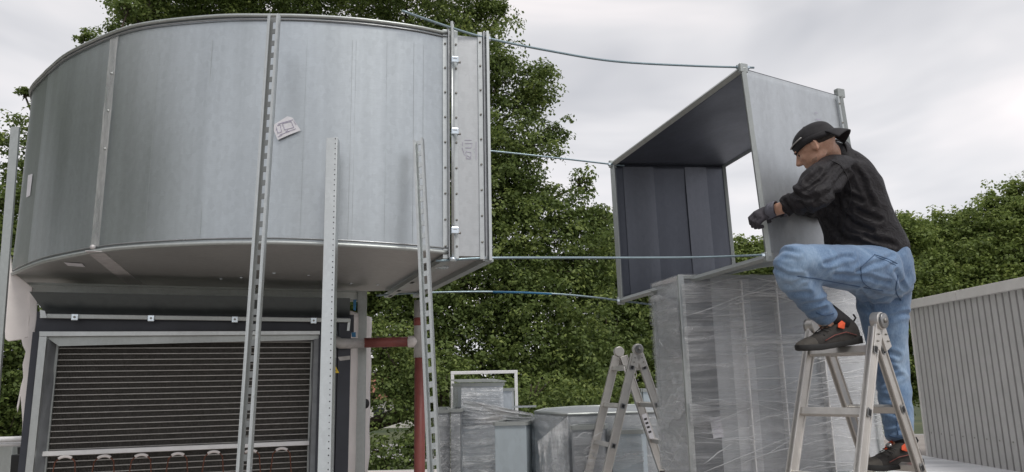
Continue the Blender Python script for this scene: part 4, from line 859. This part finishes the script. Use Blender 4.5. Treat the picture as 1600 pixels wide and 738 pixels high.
# ================================================================ ladders
def ladder(H, ax, spread, width, label, grp, length=1.78, spr2=None, wob=0):
    """folding multi-position ladder; H = near hinge, ax = unit vector near->far hinge"""
    ax = Vector(ax).normalized(); rt = root('folding_ladder', (H[0], H[1], H[2]), label, 'ladder', grp); H = Vector(H)
    out = Vector((ax.y, -ax.x, 0)); out = out if out.x > 0 else -out
    sw, sd_ = .058, .024
    for sg, wd, tn in ((-1, width, spread), (1, width-.055, spr2 or spread)):
        dn = (Vector((0, 0, -1))+out*sg*tn).normalized(); fn_ = out*sg+up*tn; fn_.normalize()
        near_ = H+ax*(0 if sg < 0 else .0275); stl = []
        for e_ in (0, 1):
            o0 = near_+ax*(wd*e_)+out*sg*.012
            st = MB()
            # I profile: web plus two edge ribs
            s0 = o0+dn*.035; s1 = o0+dn*length
            st.bar(s0, s1, sw, .014, ax); 
            for k in (-1, 1): st.bar(s0+fn_*k*(sw/2-.004), s1+fn_*k*(sw/2-.004), .008, sd_, ax)
            so2 = st.build('stile', M['alu'], rt, bevel=.0015); stl.append((so2, o0))
            ft = MB().bar(s1-dn*.01, s1+dn*.03, sw+.006, sd_+.01, ax).build('rubber_foot', M['black'], so2)
        for i in range(6):
            dd_ = .128+i*.268
            a = near_+out*sg*.012+dn*dd_; b = a+ax*wd
            m = MB().bar(a+ax*.007, b-ax*.007, .032, .026, fn_); rg = m.build('rung', M['alu'], rt, bevel=.003)
            for k, (q, s_) in enumerate(((a, -1), (b, 1))):
                so2 = stl[k][0]
                c = q+ax*s_*.0135
                MB().bar(c-dn*.017, c+dn*.017, .028, .003, ax).build('rung_socket', M['rim'], so2)
                MB().bar(c+ax*s_*.0022-dn*.0115, c+ax*s_*.0022+dn*.0115, .018, .002, ax).build('socket_hole', M['black'], so2)
    for e_, lo in ((0, -1), (1, 1)):
        c = H+ax*(width*e_)
        hg = MB().cyl(c+ax*lo*.004, ax, .037, .038, 28).build('hinge', M['alu'], rt, bevel=.004)
        MB().cyl(c+ax*lo*.028, ax, .032, .012, 24).build('hinge_cap', M['hinge'], hg, True, bevel=.002)
        MB().cyl(c+ax*lo*.036, ax, .010, .006, 12).build('hinge_pin', M['screw'], hg, True)
        for sg in (-1, 1):
            dn = (Vector((0, 0, -1))+out*sg*spread).normalized(); MB().bar(c+dn*.0+ax*lo*.009, c+dn*.125+ax*lo*.009, .054, .012, ax).build('hinge_arm', M['alu'], hg, bevel=.002)
            for k in (.06, .09): MB().cyl(c+dn*k+ax*lo*.018+out*.008*sg, ax, .004, .006, 8).build('rivet', M['screw'], hg, True)
    return rt
H1 = at(1370, 502, 3.08); H1f = at(1272, 513, 3.30)
W1 = (H1f-H1); W1.z = 0
ladder(H1, W1, .44, W1.length, 'aluminium folding ladder the man is standing on', 'folding ladders')
H2 = at(996, 546, 5.15); H2f = at(967, 547, 5.50); W2 = (H2f-H2); W2.z = 0
L2 = ladder(H2, W2, .31, W2.length, 'smaller looking aluminium folding ladder left of the wrapped duct', 'folding ladders')
s = MB().tube(spline([at(975, 573, 5.2), at(978, 583, 5.15), at(986, 592, 5.14), at(994, 588, 5.15), at(992, 574, 5.2)], 4), .003, 6).build('cord_loop', M['insul'], L2, True)
sk = [st2 for st2 in L2.children if st2.name.startswith('stile')]
OUT2 = Vector((W2.normalized().y, -W2.normalized().x, 0)); OUT2 = OUT2 if OUT2.x > 0 else -OUT2
c0 = at(1012, 657, 5.35); dnn = (Vector((0, 0, -1))+OUT2*.31).normalized(); axn = W2.normalized()
q_ = H2+W2*.92+OUT2*.012+dnn*.56-axn*.014
fnn = (OUT2+up*.31).normalized()
MB().bar(q_-dnn*.09, q_+dnn*.09, .040, .001, axn).build('sticker', M['paper'], L2)
mk = MB()
for k in (-.06, -.03, .0, .035): mk.bar(q_+dnn*k-axn*.001, q_+dnn*(k+.014)-axn*.001, .022, .001, axn)
mk.build('sticker_print', M['black'], L2)

# ================================================================ the man
class Flesh:
    def __init__(s): s.m = MB()
    def limb(s, pts, n=20, ends=True, V0=(0, 1, 0)):
        """pts: (Vector, a, b): a = half width in the picture plane, b = half depth"""
        rings = []; Vd = Vector(V0); P = [p[0] for p in pts]
        for i, (c, a, b) in enumerate(pts):
            t = (P[min(i+1, len(P)-1)]-P[max(i-1, 0)]).normalized(); v = (Vd-t*Vd.dot(t)).normalized(); u_ = t.cross(v)
            if i == 0 and ends:
                for k in (.15, .6): rings.append([c-t*max(a, b)*(1-k)*.55+(u_*a*math.cos(j*2*math.pi/n)+v*b*math.sin(j*2*math.pi/n))*math.sin(math.acos(1-k)) for j in range(n)])
            rings.append([c+u_*a*math.cos(j*2*math.pi/n)+v*b*math.sin(j*2*math.pi/n) for j in range(n)])
            if i == len(pts)-1 and ends:
                for k in (.6, .15): rings.append([c+t*max(a, b)*(1-k)*.55+(u_*a*math.cos(j*2*math.pi/n)+v*b*math.sin(j*2*math.pi/n))*math.sin(math.acos(1-k)) for j in range(n)])
        s.m.loft(rings); return s
    def curve(s, pts, k=5, **kw):
        P = spline([p[0] for p in pts], k); A = spline([Vector((p[1], p[2], 0)) for p in pts], k); return s.limb([(P[i], A[i].x, A[i].y) for i in range(len(P))], **kw)
    def ball(s, c, r_, M3=None, n=16):
        c = Vector(c); r_ = Vector(r_) if hasattr(r_, '__len__') else Vector((r_,)*3); M3 = M3 or Matrix.Identity(3); rings = []
        for i in range(1, n): th = math.pi*i/n; rings.append([c+M3@Vector((r_.x*math.sin(th)*math.cos(2*math.pi*j/n), r_.y*math.sin(th)*math.sin(2*math.pi*j/n), r_.z*math.cos(th))) for j in range(n)])
        s.m.loft(rings); return s
    def remesh(s, name, mat, parent, voxel, smooth=4, disp=None):
        me = bpy.data.meshes.new('t'); me.from_pydata([tuple(v) for v in s.m.v], [], s.m.f)
        bm = bmesh.new(); bm.from_mesh(me); bmesh.ops.recalc_face_normals(bm, faces=bm.faces); bm.to_mesh(me); bm.free()
        o = bpy.data.objects.new('t', me); C.objects.link(o)
        r_ = o.modifiers.new('r', 'REMESH'); r_.mode = 'VOXEL'; r_.voxel_size = voxel
        if smooth: k = o.modifiers.new('k', 'SMOOTH'); k.iterations = smooth; k.factor = .6
        bpy.context.view_layer.update(); dg = bpy.context.evaluated_depsgraph_get(); out = bpy.data.meshes.new_from_object(o.evaluated_get(dg)); bpy.data.objects.remove(o)
        L = wloc(parent); co = np.empty(len(out.vertices)*3, np.float32); out.vertices.foreach_get('co', co); co = co.reshape(-1, 3)
        if disp:
            nr = np.empty_like(co).ravel(); out.vertex_normals.foreach_get('vector', nr); nr = nr.reshape(-1, 3)
            d = np.array([disp(Vector(c_)) for c_ in co]); co = co+nr*d[:, None]
        co = co-np.array(L); out.vertices.foreach_set('co', co.astype(np.float32).ravel()); out.update(); out.name = name; out.materials.clear()
        return link(name, out, mat, parent, True)
P_ = lambda x, y, Y: at(x, y, Y)
MAN = root('person', tuple(P_(1370, 700, 3.3)), 'man in black jacket, blue jeans and backward cap standing astride the aluminium ladder', 'person')
n = N('skin'); f = n.noise(60, 4, .6); n.set(col=n.ramp(f, (.3, (.48, .27, .19)), (.7, (.60, .36, .26))), rough=.5); n.p.inputs['Subsurface Weight'].default_value = .08; M['skin'] = n.m
n = N('jacket_fabric'); f = n.noise(7, 4, .6); n.set(col=n.ramp(f, (.3, (.015, .0135, .0155)), (.7, (.026, .024, .027))), rough=.55, spec=.22).bump(n.noise(16, 4, .6, (1, 1, 1), (0, 0, 0), 1.0), .8, .02); M['jacket'] = n.m
n = N('denim'); f = n.noise(6, 4, .6, (1, 1, .7), (0, .5, 0), .5); g = n.noise(240, 2, .5, (1, 1, .25)); n.set(col=n.mix(.18, n.ramp(f, (.32, (.075, .145, .27)), (.5, (.135, .235, .39)), (.68, (.30, .42, .57))), n.ramp(g, (.3, (.05, .10, .2)), (.7, (.5, .6, .75)))), rough=.85, sheen=.2).bump(n.noise(30, 4, .6, (1, 1, 1), (0, 0, 0), .8), .25, .006); M['denim'] = n.m
M['seam'] = plain('denim_seam', (.06, .11, .20), .85); M['cap'] = plain('cap_cloth', (.016, .015, .018), .75, 0, .2, 40, .3)
M['glove'] = plain('glove_fabric', (.05, .045, .055), .8, 0, .2, 80, .4); M['glovecuff'] = plain('glove_cuff', (.14, .14, .17), .8, 0, .15, 120, .5)
M['shoe'] = plain('shoe_suede', (.030, .026, .023), .75, 0, .3, 40, .4); M['sole'] = plain('shoe_sole', (.018, .018, .018), .7); M['toe'] = plain('shoe_toe_rubber', (.060, .053, .045), .7, 0, .2, 60); M['orange'] = plain('orange_tongue', (.75, .10, .03), .6)
M['hair'] = plain('short_dark_hair', (.02, .014, .011), .7, 0, .3, 200, .5); M['eye'] = plain('eye_dark', (.03, .02, .02), .3)
hY = 3.20
# --- key joints (picture point, distance)
pel = P_(1384, 415, 3.33); hipL = P_(1378, 418, 3.20); knL = P_(1232, 412, 2.95); anL = P_(1291, 497, 3.10)
hipR = P_(1388, 440, 3.42); knR = P_(1392, 575, 3.46); anR = P_(1405, 688, 3.42)
shL = P_(1300, 268, 3.12); elL = P_(1272, 311, 2.98); wrL = P_(1222, 325, 3.10); hdL = P_(1196, 333, 3.20)
shR = P_(1322, 276, 3.42); elR = P_(1362, 310, 3.50); wrR = P_(1244, 322, 3.46); hdR = P_(1208, 332, 3.38)
nk = P_(1312, 248, 3.27); hc = P_(1273, 228, 3.18)
# head frame: face forward, up
fd = Vector((-.72, .52, -.46)).normalized(); hu = Vector((-.36, .10, .93)); hu = (hu-fd*hu.dot(fd)).normalized(); hs_ = fd.cross(hu).normalized()
H3 = Matrix((fd, hs_, hu)).transposed()*.90      # local x=forward y=side z=up
def hp_(x, y, z): return hc+H3@Vector((x, y, z))
b = Flesh()
b.ball(hp_(-.01, 0, .012), (.098, .078, .084), H3, 20)
b.ball(hp_(.035, 0, -.03), (.062, .060, .085), H3, 16)          # face block
b.ball(hp_(.058, 0, -.095), (.030, .030, .024), H3, 12)         # chin
for s_ in (-1, 1):
    b.ball(hp_(.015, s_*.046, -.065), (.045, .020, .030), H3, 12)   # jaw
    b.ball(hp_(.066, s_*.034, -.028), (.024, .022, .018), H3, 10)   # cheek
    b.ball(hp_(.083, s_*.025, .020), (.016, .024, .009), H3, 10)    # brow
    b.ball(hp_(-.004, s_*.076, -.016), (.016, .009, .030), H3, 12)  # ear
    b.limb([(hp_(.004, s_*.084, .010), .004, .004), (hp_(-.010, s_*.088, .014), .0045, .0045), (hp_(-.020, s_*.088, .000), .0045, .0045), (hp_(-.014, s_*.085, -.026), .004, .004), (hp_(-.004, s_*.082, -.042), .006, .006)], 8)
b.limb([(hp_(.090, 0, .008), .009, .008), (hp_(.106, 0, -.018), .011, .010), (hp_(.114, 0, -.036), .014, .013)], 10, V0=tuple(hs_))
b.ball(hp_(.100, .011, -.038), (.010, .008, .008), H3, 8); b.ball(hp_(.100, -.011, -.038), (.010, .008, .008), H3, 8)
b.ball(hp_(.088, 0, -.060), (.012, .022, .006), H3, 10); b.ball(hp_(.086, 0, -.071), (.012, .019, .007), H3, 10)
b.curve([(hp_(-.02, 0, -.02), .062, .058), (lerp(hc, nk, .6)+Vector((.0, 0, -.01)), .058, .056), (nk, .066, .064), (lerp(nk, pel, .12), .07, .09)], 4)
# torso, arms, legs under the clothes: one continuous body
b.curve([(lerp(nk, pel, .08), .07, .08), (lerp(nk, pel, .3), .105, .14), (lerp(nk, pel, .65), .11, .12), (lerp(nk, pel, .92), .10, .11)], 4)
for a_, e_, w_, h_ in ((shL, elL, wrL, hdL), (shR, elR, wrR, hdR)):
    b.curve([(lerp(a_, lerp(nk, pel, .35), .30), .03, .03), (lerp(a_, e_, .12), .045, .045), (lerp(a_, e_, .5), .040, .040), (e_, .034, .034), (lerp(e_, w_, .4), .034, .034), (w_, .027, .025), (lerp(w_, h_, .5), .028, .024)], 5)
for h_, k_, a_ in ((hipL, knL, anL), (hipR, knR, anR)):
    b.curve([(lerp(h_, pel, .6), .06, .06), (h_, .07, .07), (lerp(h_, k_, .5), .058, .058), (lerp(h_, k_, .9), .040, .040), (lerp(k_, a_, .12), .036, .036), (lerp(k_, a_, .35), .036, .036), (a_, .030, .030), (a_+Vector((-.01, 0, -.03)), .030, .030)], 5)
body_ = b.remesh('body', M['skin'], MAN, .0052, 5)
# stubble and hair close-cropped sides
def sdir2(v): return v
hr = Flesh(); hr.ball(hp_(-.026, 0, .004), (.086, .0795, .050), H3, 20); hair = hr.remesh('hair', M['hair'], MAN, .004, 2)
st_ = Flesh(); st_.ball(hp_(.048, 0, -.085), (.044, .040, .036), H3, 16)
for s_ in (-1, 1): st_.ball(hp_(.018, s_*.047, -.066), (.040, .0185, .026), H3, 12)
M['stub'] = plain('beard_stubble', (.33, .20, .145), .7, 0, .25, 150, .3)
st_.remesh('beard_stubble', M['stub'], MAN, .004, 3)
for s_ in (-1, 1):
    MB().tube([hp_(.094, s_*.013, .014), hp_(.096, s_*.025, .020), hp_(.084, s_*.042, .014)], [.003, .004, .002], 6).build('eyebrow', M['hair'], MAN, True)
    ey = Flesh(); ey.ball(hp_(.081, s_*.027, -.003), .0070, None, 10); ey.m.build('eye', M['eye'], MAN, True)
# cap worn backward
cp = MB(); rings = []
for i in range(13):
    th = math.pi/2*(1.06-i/12*1.02); rr_ = math.cos(math.pi/2-th)
    rings.append([hp_(-.012+.110*rr_**.9*math.cos(j*2*math.pi/36), .090*rr_**.9*math.sin(j*2*math.pi/36), .018+.088*math.sin(math.pi/2-th)**.9 -.030*max(0, -math.cos(j*2*math.pi/36))*(1-min(1, math.sin(max(0, math.pi/2-th))*2.2)) if th < math.pi/2 else .010-.030*max(0, -math.cos(j*2*math.pi/36))) for j in range(36)])
cp.loft(rings, False)
capo = cp.build('cap', M['cap'], MAN, True, label='dark baseball cap worn backward'); s_ = capo.modifiers.new('s', 'SOLIDIFY'); s_.thickness = .004
bd = MB(); rings = []
for zz_ in (-.012, .008, .030): rings.append([hp_(-.012+.1085*math.cos(j*2*math.pi/36), .0895*math.sin(j*2*math.pi/36), .012+zz_*.75+.020*math.cos(j*2*math.pi/36)) for j in range(36)])
bd.loft(rings, False); bo = bd.build('cap_band', M['cap'], capo, True); s_ = bo.modifiers.new('s', 'SOLIDIFY'); s_.thickness = .003
def brim(u_, v_):
    an = (u_-.5)*1.7; r0 = .100; r1 = r0+.062*math.cos(an*.8)**.5; r_ = r0+(r1-r0)*v_
    return hp_(-.012-r_*math.cos(an)*(1 if True else 1), .88*r_*math.sin(an), .020-.016*(abs(an)/.85)**2*v_-.034*v_-.022*v_*v_)
o = grid(brim, 24, 8).build('cap_brim', M['cap'], capo, True); s_ = o.modifiers.new('s', 'SOLIDIFY'); s_.thickness = .004
MB().tube([hp_(-.012+.1115*math.cos(a_), .092*math.sin(a_), .052) for a_ in [(-.1-k*.13) for k in range(10)]], .0032, 6).build('cap_piping', M['pipegrey'], capo, True)
MB().cyl(hp_(-.012, 0, .107), hu, .007, .005, 10).build('cap_button', M['cap'], capo, True)
def topx(c):
    v = np.array(c)-EYE; d = v@aF; return 800+FOC*(v@aR)/d, 369-FOC*(v@aU)/d
def folds(lines):
    SG = [(a, b) for L_ in lines for a, b in zip(L_[:-1], L_[1:])]; A_ = np.array([x[0] for x in SG], float); B_ = np.array([x[1] for x in SG], float); D_ = B_-A_; LL = (D_**2).sum(1)
    ids = np.array([i for i, L_ in enumerate(lines) for _ in L_[1:]]); nL = len(lines)
    def f_(c, w):
        x, y = topx(c); x += 3*noise.noise(Vector(c)*14); y += 3*noise.noise(Vector(c)*14+Vector((7, 0, 0))); P = np.array((x, y)); t = np.clip(((P-A_)*D_).sum(1)/LL, 0, 1); d2 = ((P-A_-D_*t[:, None])**2).sum(1); s_ = 0.
        k = d2.min()
        q = math.sqrt(k)/w
        return -math.exp(-q*q)+.75*math.exp(-(q-1.9)**2)
    return f_
FJ = folds([[(1304, 258), (1282, 283), (1262, 300)], [(1322, 270), (1300, 298), (1274, 316)], [(1238, 300), (1258, 311), (1286, 310)], [(1226, 316), (1240, 336)], [(1250, 318), (1262, 332)], [(1334, 262), (1352, 290), (1364, 322)],
            [(1300, 322), (1330, 350), (1362, 362)], [(1290, 342), (1320, 374), (1372, 388)], [(1340, 328), (1374, 345)], [(1302, 290), (1312, 325), (1304, 360)], [(1352, 370), (1396, 382)], [(1318, 300), (1345, 312)], [(1216, 320), (1228, 334)], [(1280, 268), (1262, 286)]])
FD = folds([[(1392, 402), (1340, 424)], [(1388, 442), (1345, 432), (1305, 430)], [(1404, 468), (1375, 462), (1352, 452)], [(1206, 402), (1225, 393), (1248, 394)], [(1210, 418), (1230, 430), (1252, 432)], [(1254, 436), (1238, 446), (1226, 444)],
            [(1238, 458), (1264, 460)], [(1256, 478), (1280, 474), (1300, 466)], [(1268, 489), (1290, 483)], [(1346, 478), (1385, 500), (1418, 490)], [(1366, 540), (1402, 556)], [(1374, 600), (1408, 588)], [(1382, 640), (1414, 650)], [(1386, 664), (1416, 658)],
            [(1330, 400), (1290, 412)], [(1400, 425), (1412, 450)], [(1344, 455), (1362, 480), (1368, 510)], [(1380, 620), (1406, 628)], [(1388, 676), (1410, 673)], [(1376, 570), (1398, 578)]])
# jacket
def wr_j(c):
    q = c*5.0; r_ = noise.noise(Vector((q.x*1.3+q.z*.9, q.y, q.z*.8-q.x*.6))); r2 = noise.noise(c*22+Vector((3, 1, 2))); r3 = noise.noise(Vector((c.x*15+c.z*9, c.y*6, c.z*6-c.x*7))); return .008*(abs(r_)*-1.7+.35)+.0085*FJ(c, 4.2)+.0015*r2
j = Flesh()
j.curve([(P_(1309, 246, 3.27), .070, .075), (P_(1319, 264, 3.28), .094, .150), (P_(1322, 290, 3.28), .140, .180), (P_(1332, 322, 3.29), .149, .172), (P_(1342, 352, 3.30), .153, .162), (P_(1351, 380, 3.31), .172, .165), (P_(1357, 398, 3.31), .176, .165)], 6, n=32)
j.curve([(P_(1314, 268, 3.18), .070, .078), (shL, .071, .076), (lerp(shL, elL, .5), .066, .068), (elL, .052, .060), (lerp(elL, wrL, .5), .050, .050), (lerp(elL, wrL, .82), .044, .042)], 6, n=24)
j.curve([(P_(1300, 268, 3.10), .06, .06), (P_(1276, 280, 3.02), .060, .06), (P_(1254, 296, 3.00), .036, .045), (P_(1244, 302, 3.02), .020, .03)], 5, n=24)
j.curve([(P_(1320, 272, 3.36), .075, .08), (shR, .076, .076), (P_(1348, 296, 3.47), .066, .066), (P_(1363, 312, 3.50), .060, .060), (P_(1330, 325, 3.54), .056, .058), (P_(1290, 328, 3.54), .052, .055), (lerp(elR, wrR, .9), .045, .045)], 6, n=24)
j.curve([(P_(1292, 236, 3.25), .056, .068), (P_(1312, 250, 3.27), .072, .080)], 3, n=24)
jo = j.remesh('jacket', M['jacket'], MAN, .0060, 9, wr_j)
# collar
cl_ = MB(); rings = []
ca_ = (P_(1312, 250, 3.27)-hp_(-.03, 0, -.05)).normalized()
t = ca_; v = (Vector((0, 1, 0))-t*t.y).normalized(); u_ = t.cross(v); cc = P_(1303, 240, 3.26)
for k in (-.034, -.01, .03): rings.append([cc+t*k+u_*(.068+.012*k/.03)*math.cos(a_*math.pi/15)+v*.072*math.sin(a_*math.pi/15) for a_ in range(30)])
cl_.loft(rings, False); o = cl_.build('collar', M['jacket'], jo, True); s_ = o.modifiers.new('s', 'SOLIDIFY'); s_.thickness = .006
# jeans
def wr_d(c):
    q = c*11; r_ = noise.noise(Vector((q.x*.8+q.z*1.1, q.y*.8, q.z-q.x*.5))); r2 = noise.noise(c*30+Vector((5, 1, 2)))
    k = 1.0+1.4*max(0, 1-(c-knL).length/.18)+1.2*max(0, 1-(c-hipL).length/.2)+1.5*max(0, 1-(c-anR).length/.25)+1.2*max(0, 1-(c-anL).length/.15)
    r3 = noise.noise(Vector((c.x*8-c.z*20, c.y*8, c.z*6+c.x*12))); return .0030*k*(abs(r_)*-1.8+.35)+.0062*FD(c, 3.6)+.0010*r2
d = Flesh()
d.curve([(P_(1352, 398, 3.31), .168, .160), (P_(1366, 418, 3.32), .165, .168), (P_(1378, 438, 3.34), .135, .160)], 4, n=32)
d.curve([(P_(1372, 424, 3.22), .120, .110), (P_(1345, 421, 3.15), .106, .105), (P_(1300, 416, 3.06), .090, .092), (P_(1258, 412, 2.99), .080, .084), (P_(1234, 411, 2.96), .074, .078)], 6, n=28)
d.curve([(P_(1236, 408, 2.96), .068, .072), (P_(1240, 428, 2.98), .074, .074), (P_(1258, 455, 3.03), .064, .070), (P_(1276, 478, 3.07), .054, .060), (P_(1289, 493, 3.10), .052, .055)], 6, n=26)
d.curve([(P_(1384, 436, 3.40), .115, .105), (P_(1380, 470, 3.42), .116, .105), (P_(1384, 520, 3.44), .094, .092), (P_(1393, 575, 3.46), .074, .078), (P_(1400, 630, 3.44), .068, .072), (P_(1405, 682, 3.42), .056, .062)], 7, n=28)
d.curve([(P_(1392, 422, 3.36), .085, .105), (P_(1394, 448, 3.37), .085, .10)], 3, n=24)
dn_ = d.remesh('jeans', M['denim'], MAN, .0058, 8, wr_d)
# seams and pockets lie on the cloth: drop picture-side points onto the mesh
def drop(objm, off=.0015):
    me = objm.data; L = wloc(objm); bv = BVHTree.FromPolygons([v.co+L for v in me.vertices], [p.vertices[:] for p in me.polygons]); o = Vector(EYE)
    def f_(x, y):
        dd = Vector(ray(x, y)).normalized(); h = bv.ray_cast(o, dd); return (h[0]-dd*off) if h[0] else None
    return f_
dj = drop(dn_)
def seam(pts, nm, mat, par, fdrop, r_=.0022, dash=False):
    P = [Vector((x, y, 0)) for x, y in pts]; Q = []
    for p in spline(P, 8):
        h = fdrop(p.x, p.y)
        if h: Q.append(h)
    if len(Q) > 2: MB().tube(Q, r_, 5).build(nm, mat, par, True)
seam([(1366, 398), (1385, 404), (1402, 412)], 'pocket_edge', M['seam'], dn_, dj, .0022); seam([(1368, 401), (1384, 407), (1400, 415)], 'pocket_stitch', M['seam'], dn_, dj, .0015)
seam([(1345, 418), (1348, 440), (1362, 452)], 'pocket_stitch', M['seam'], dn_, dj, .0018); seam([(1345, 418), (1356, 408), (1366, 399)], 'pocket_stitch', M['seam'], dn_, dj, .0018)
seam([(1403, 430), (1400, 455), (1408, 470)], 'pocket_stitch', M['seam'], dn_, dj, .0025)
seam([(1380, 455), (1330, 446), (1275, 436), (1246, 432)], 'inner_leg_seam', M['seam'], dn_, dj, .002)
seam([(1387, 540), (1396, 600), (1403, 680)], 'leg_seam', M['seam'], dn_, dj, .0025)
seam([(1275, 489), (1288, 493), (1303, 490)], 'hem', M['seam'], dn_, dj, .003); seam([(1388, 681), (1404, 684), (1420, 682)], 'hem', M['seam'], dn_, dj, .003)
dk = drop(jo)
seam([(1296, 250), (1316, 262), (1330, 300), (1320, 340), (1312, 380)], 'jacket_seam', M['cap'], jo, dk, .0025)
seam([(1284, 388), (1330, 396), (1390, 402), (1412, 412)], 'jacket_hem', M['cap'], jo, dk, .004)
# gloves: five fingers closed on the duct flange
def glove(w, h, fwd, palm_n, nm, sgn):
    g = Flesh(); fwd = Vector(fwd).normalized(); pn = Vector(palm_n); pn = (pn-fwd*pn.dot(fwd)).normalized(); ac = fwd.cross(pn)*sgn   # ac: across, towards the index
    g.curve([(w, .031, .030), (lerp(w, h, .5), .032, .026), (h, .042, .022), (h+fwd*.028, .042, .020)], 4, V0=tuple(pn))
    for i, (off, ln) in enumerate(((.033, .072), (.012, .080), (-.010, .074), (-.031, .058))):
        r_ = .0115-.001*(i == 3); b0 = h+fwd*.030+ac*off; k1 = b0+fwd*ln*.42+pn*.010; k2 = k1+pn*ln*.36+fwd*.004; k3 = k2-fwd*ln*.30+pn*.004
        g.limb([(b0-fwd*.02, r_*1.05, r_*1.05), (b0, r_*1.08, r_*1.08), (k1, r_*1.05, r_*1.05), (k2, r_, r_), (k3, r_*.85, r_*.85)], 12, V0=tuple(ac))
    t0 = lerp(w, h, .55)+ac*.030+pn*.008
    g.limb([(t0, .015, .015), (t0+fwd*.022+ac*.016+pn*.014, .0145, .0145), (t0+fwd*.048+ac*.010+pn*.030, .0125, .0125), (t0+fwd*.060-ac*.008+pn*.036, .0105, .0105)], 12, V0=tuple(pn))
    o = g.remesh(nm, M['glove'], MAN, .0032, 2)
    cf_ = MB(); dw = (h-w).normalized(); v = pn; u_ = dw.cross(v)
    rings = [[w+dw*k+u_*rr_*1.02*math.cos(a_*math.pi/12)+v*rr_*math.sin(a_*math.pi/12) for a_ in range(24)] for k, rr_ in ((-.012, .0335), (0, .035), (.02, .0350), (.034, .034))]
    cf_.loft(rings, False); q = cf_.build('glove_cuff', M['glovecuff'], o, True); s_ = q.modifiers.new('s', 'SOLIDIFY'); s_.thickness = .003
    return o
glove(P_(1209, 327, 3.13), P_(1196, 333, 3.17), (-.85, .1, -.42), (.15, .60, -.78), 'glove', -1)
glove(P_(1226, 327, 3.42), hdR, (-.85, -.3, -.2), (.1, -.55, -.8), 'glove', 1)
# shoes
def shoe(heel, toe, upv, col_top):
    heel = Vector(heel); toe = Vector(toe); f_ = (toe-heel).normalized(); u_ = Vector(upv); u_ = (u_-f_*u_.dot(f_)).normalized(); s_ = f_.cross(u_); L_ = (toe-heel).length
    W_ = lambda x, y, z: heel+f_*x*L_+s_*y+u_*z
    wid = [(0, .026), (.04, .033), (.15, .036), (.35, .035), (.55, .041), (.75, .046), (.9, .038), (.97, .024), (1.0, .010)]
    sole = MB(); rings = []
    for x, w in wid:
        zt_ = .030-.010*math.sin(x*math.pi); zb_ = .004*math.sin(x*math.pi)*0+(.012*max(0, x-.85)/.15); rings.append([W_(x, y*w, z) for y, z in ((-1, zb_), (-.9, zb_-.002), (.9, zb_-.002), (1, zb_), (1.04, (zt_+zb_)/2), (1, zt_), (-1, zt_), (-1.04, (zt_+zb_)/2))])
    sole.loft(rings); so3 = sole.build('shoe_sole', M['sole'], None, True, bevel=.002); so3.parent = MAN; Lm = wloc(MAN)
    for v in so3.data.vertices: v.co -= Lm
    upm = Flesh()
    prof = [(.02, .026, .085), (.08, .032, .105), (.18, .036, .112), (.30, .036, .108), (.42, .037, .092), (.55, .040, .076), (.70, .043, .060), (.84, .038, .050), (.94, .026, .042), (.985, .012, .034)]
    rings = []
    for x, w, h_ in prof:
        rings.append([W_(x, w*math.copysign(abs(math.cos(a_))**.8, math.cos(a_)), .018+(h_-.018)*max(0, math.sin(a_))**(.75) if math.sin(a_) > 0 else .018+.006*math.sin(a_)) for a_ in [2*math.pi*k/24 for k in range(24)]])
    upm.m.loft(rings); us = upm.remesh('shoe_upper', M['shoe'], MAN, .0042, 4)
    tc_ = Flesh(); rings = []
    for x, w, h_ in ((.78, .0455, .060), (.86, .0405, .054), (.95, .030, .044), (1.0, .012, .032)): rings.append([W_(x, w*math.cos(a_), .016+(h_-.016)*max(0, math.sin(a_))**.8*.92) for a_ in [2*math.pi*k/20 for k in range(20)]])
    tc_.m.loft(rings); tc_.remesh('toe_guard', M['toe'], MAN, .004, 2)
    ck = MB(); ck.tube([W_(.20, 0, .085), col_top], [.040, .042], 16); q = ck.build('sock', M['cap'], None, True); q.parent = MAN
    for v in q.data.vertices: v.co -= Lm
    tg = MB().slab([W_(.33, -.0375, .068), W_(.43, -.0395, .078), W_(.40, -.034, .094), W_(.33, -.033, .104), W_(.29, -.0365, .092)], s_*-.005); q = tg.build('orange_tongue', M['orange'], us, bevel=.003)
    tg = MB().slab([W_(.34, .0385, .060), W_(.46, .0405, .075), W_(.42, .032, .100), W_(.33, .032, .112), W_(.27, .0375, .098)], s_*.005); q = tg.build('orange_tongue', M['orange'], us, bevel=.003)
    lc = MB()
    for k in range(4):
        x = .50+.07*k; z_ = .093-.012*k; lc.tube([W_(x, -.036, z_-.014), W_(x+.02, 0, z_), W_(x, .036, z_-.014)], .0022, 5)
    lc.build('laces', M['black'], us, True)
    MB().cyl(W_(.50, 0, .096), u_*.8+f_*.5, .013, .012, 16).build('lace_dial', M['hinge'], us, True)
    for sg in (-1, 1): MB().tube([W_(.12, sg*.037, .035), W_(.3, sg*.040, .055), W_(.5, sg*.043, .050), W_(.68, sg*.046, .034)], .0018, 5).build('side_stripe', M['red'], us, True)
    MB().tube([W_(.02, 0, .09), W_(-.03, 0, .105), W_(.0, 0, .12)], .004, 6).build('heel_loop', M['black'], us, True)
shoe(P_(1341, 536, 3.16), P_(1247, 551, 3.02), (.06, 0, 1), P_(1292, 488, 3.10))
shoe(P_(1437, 727, 3.42), P_(1349, 737, 3.30), (.0, 0, 1), P_(1406, 675, 3.42))
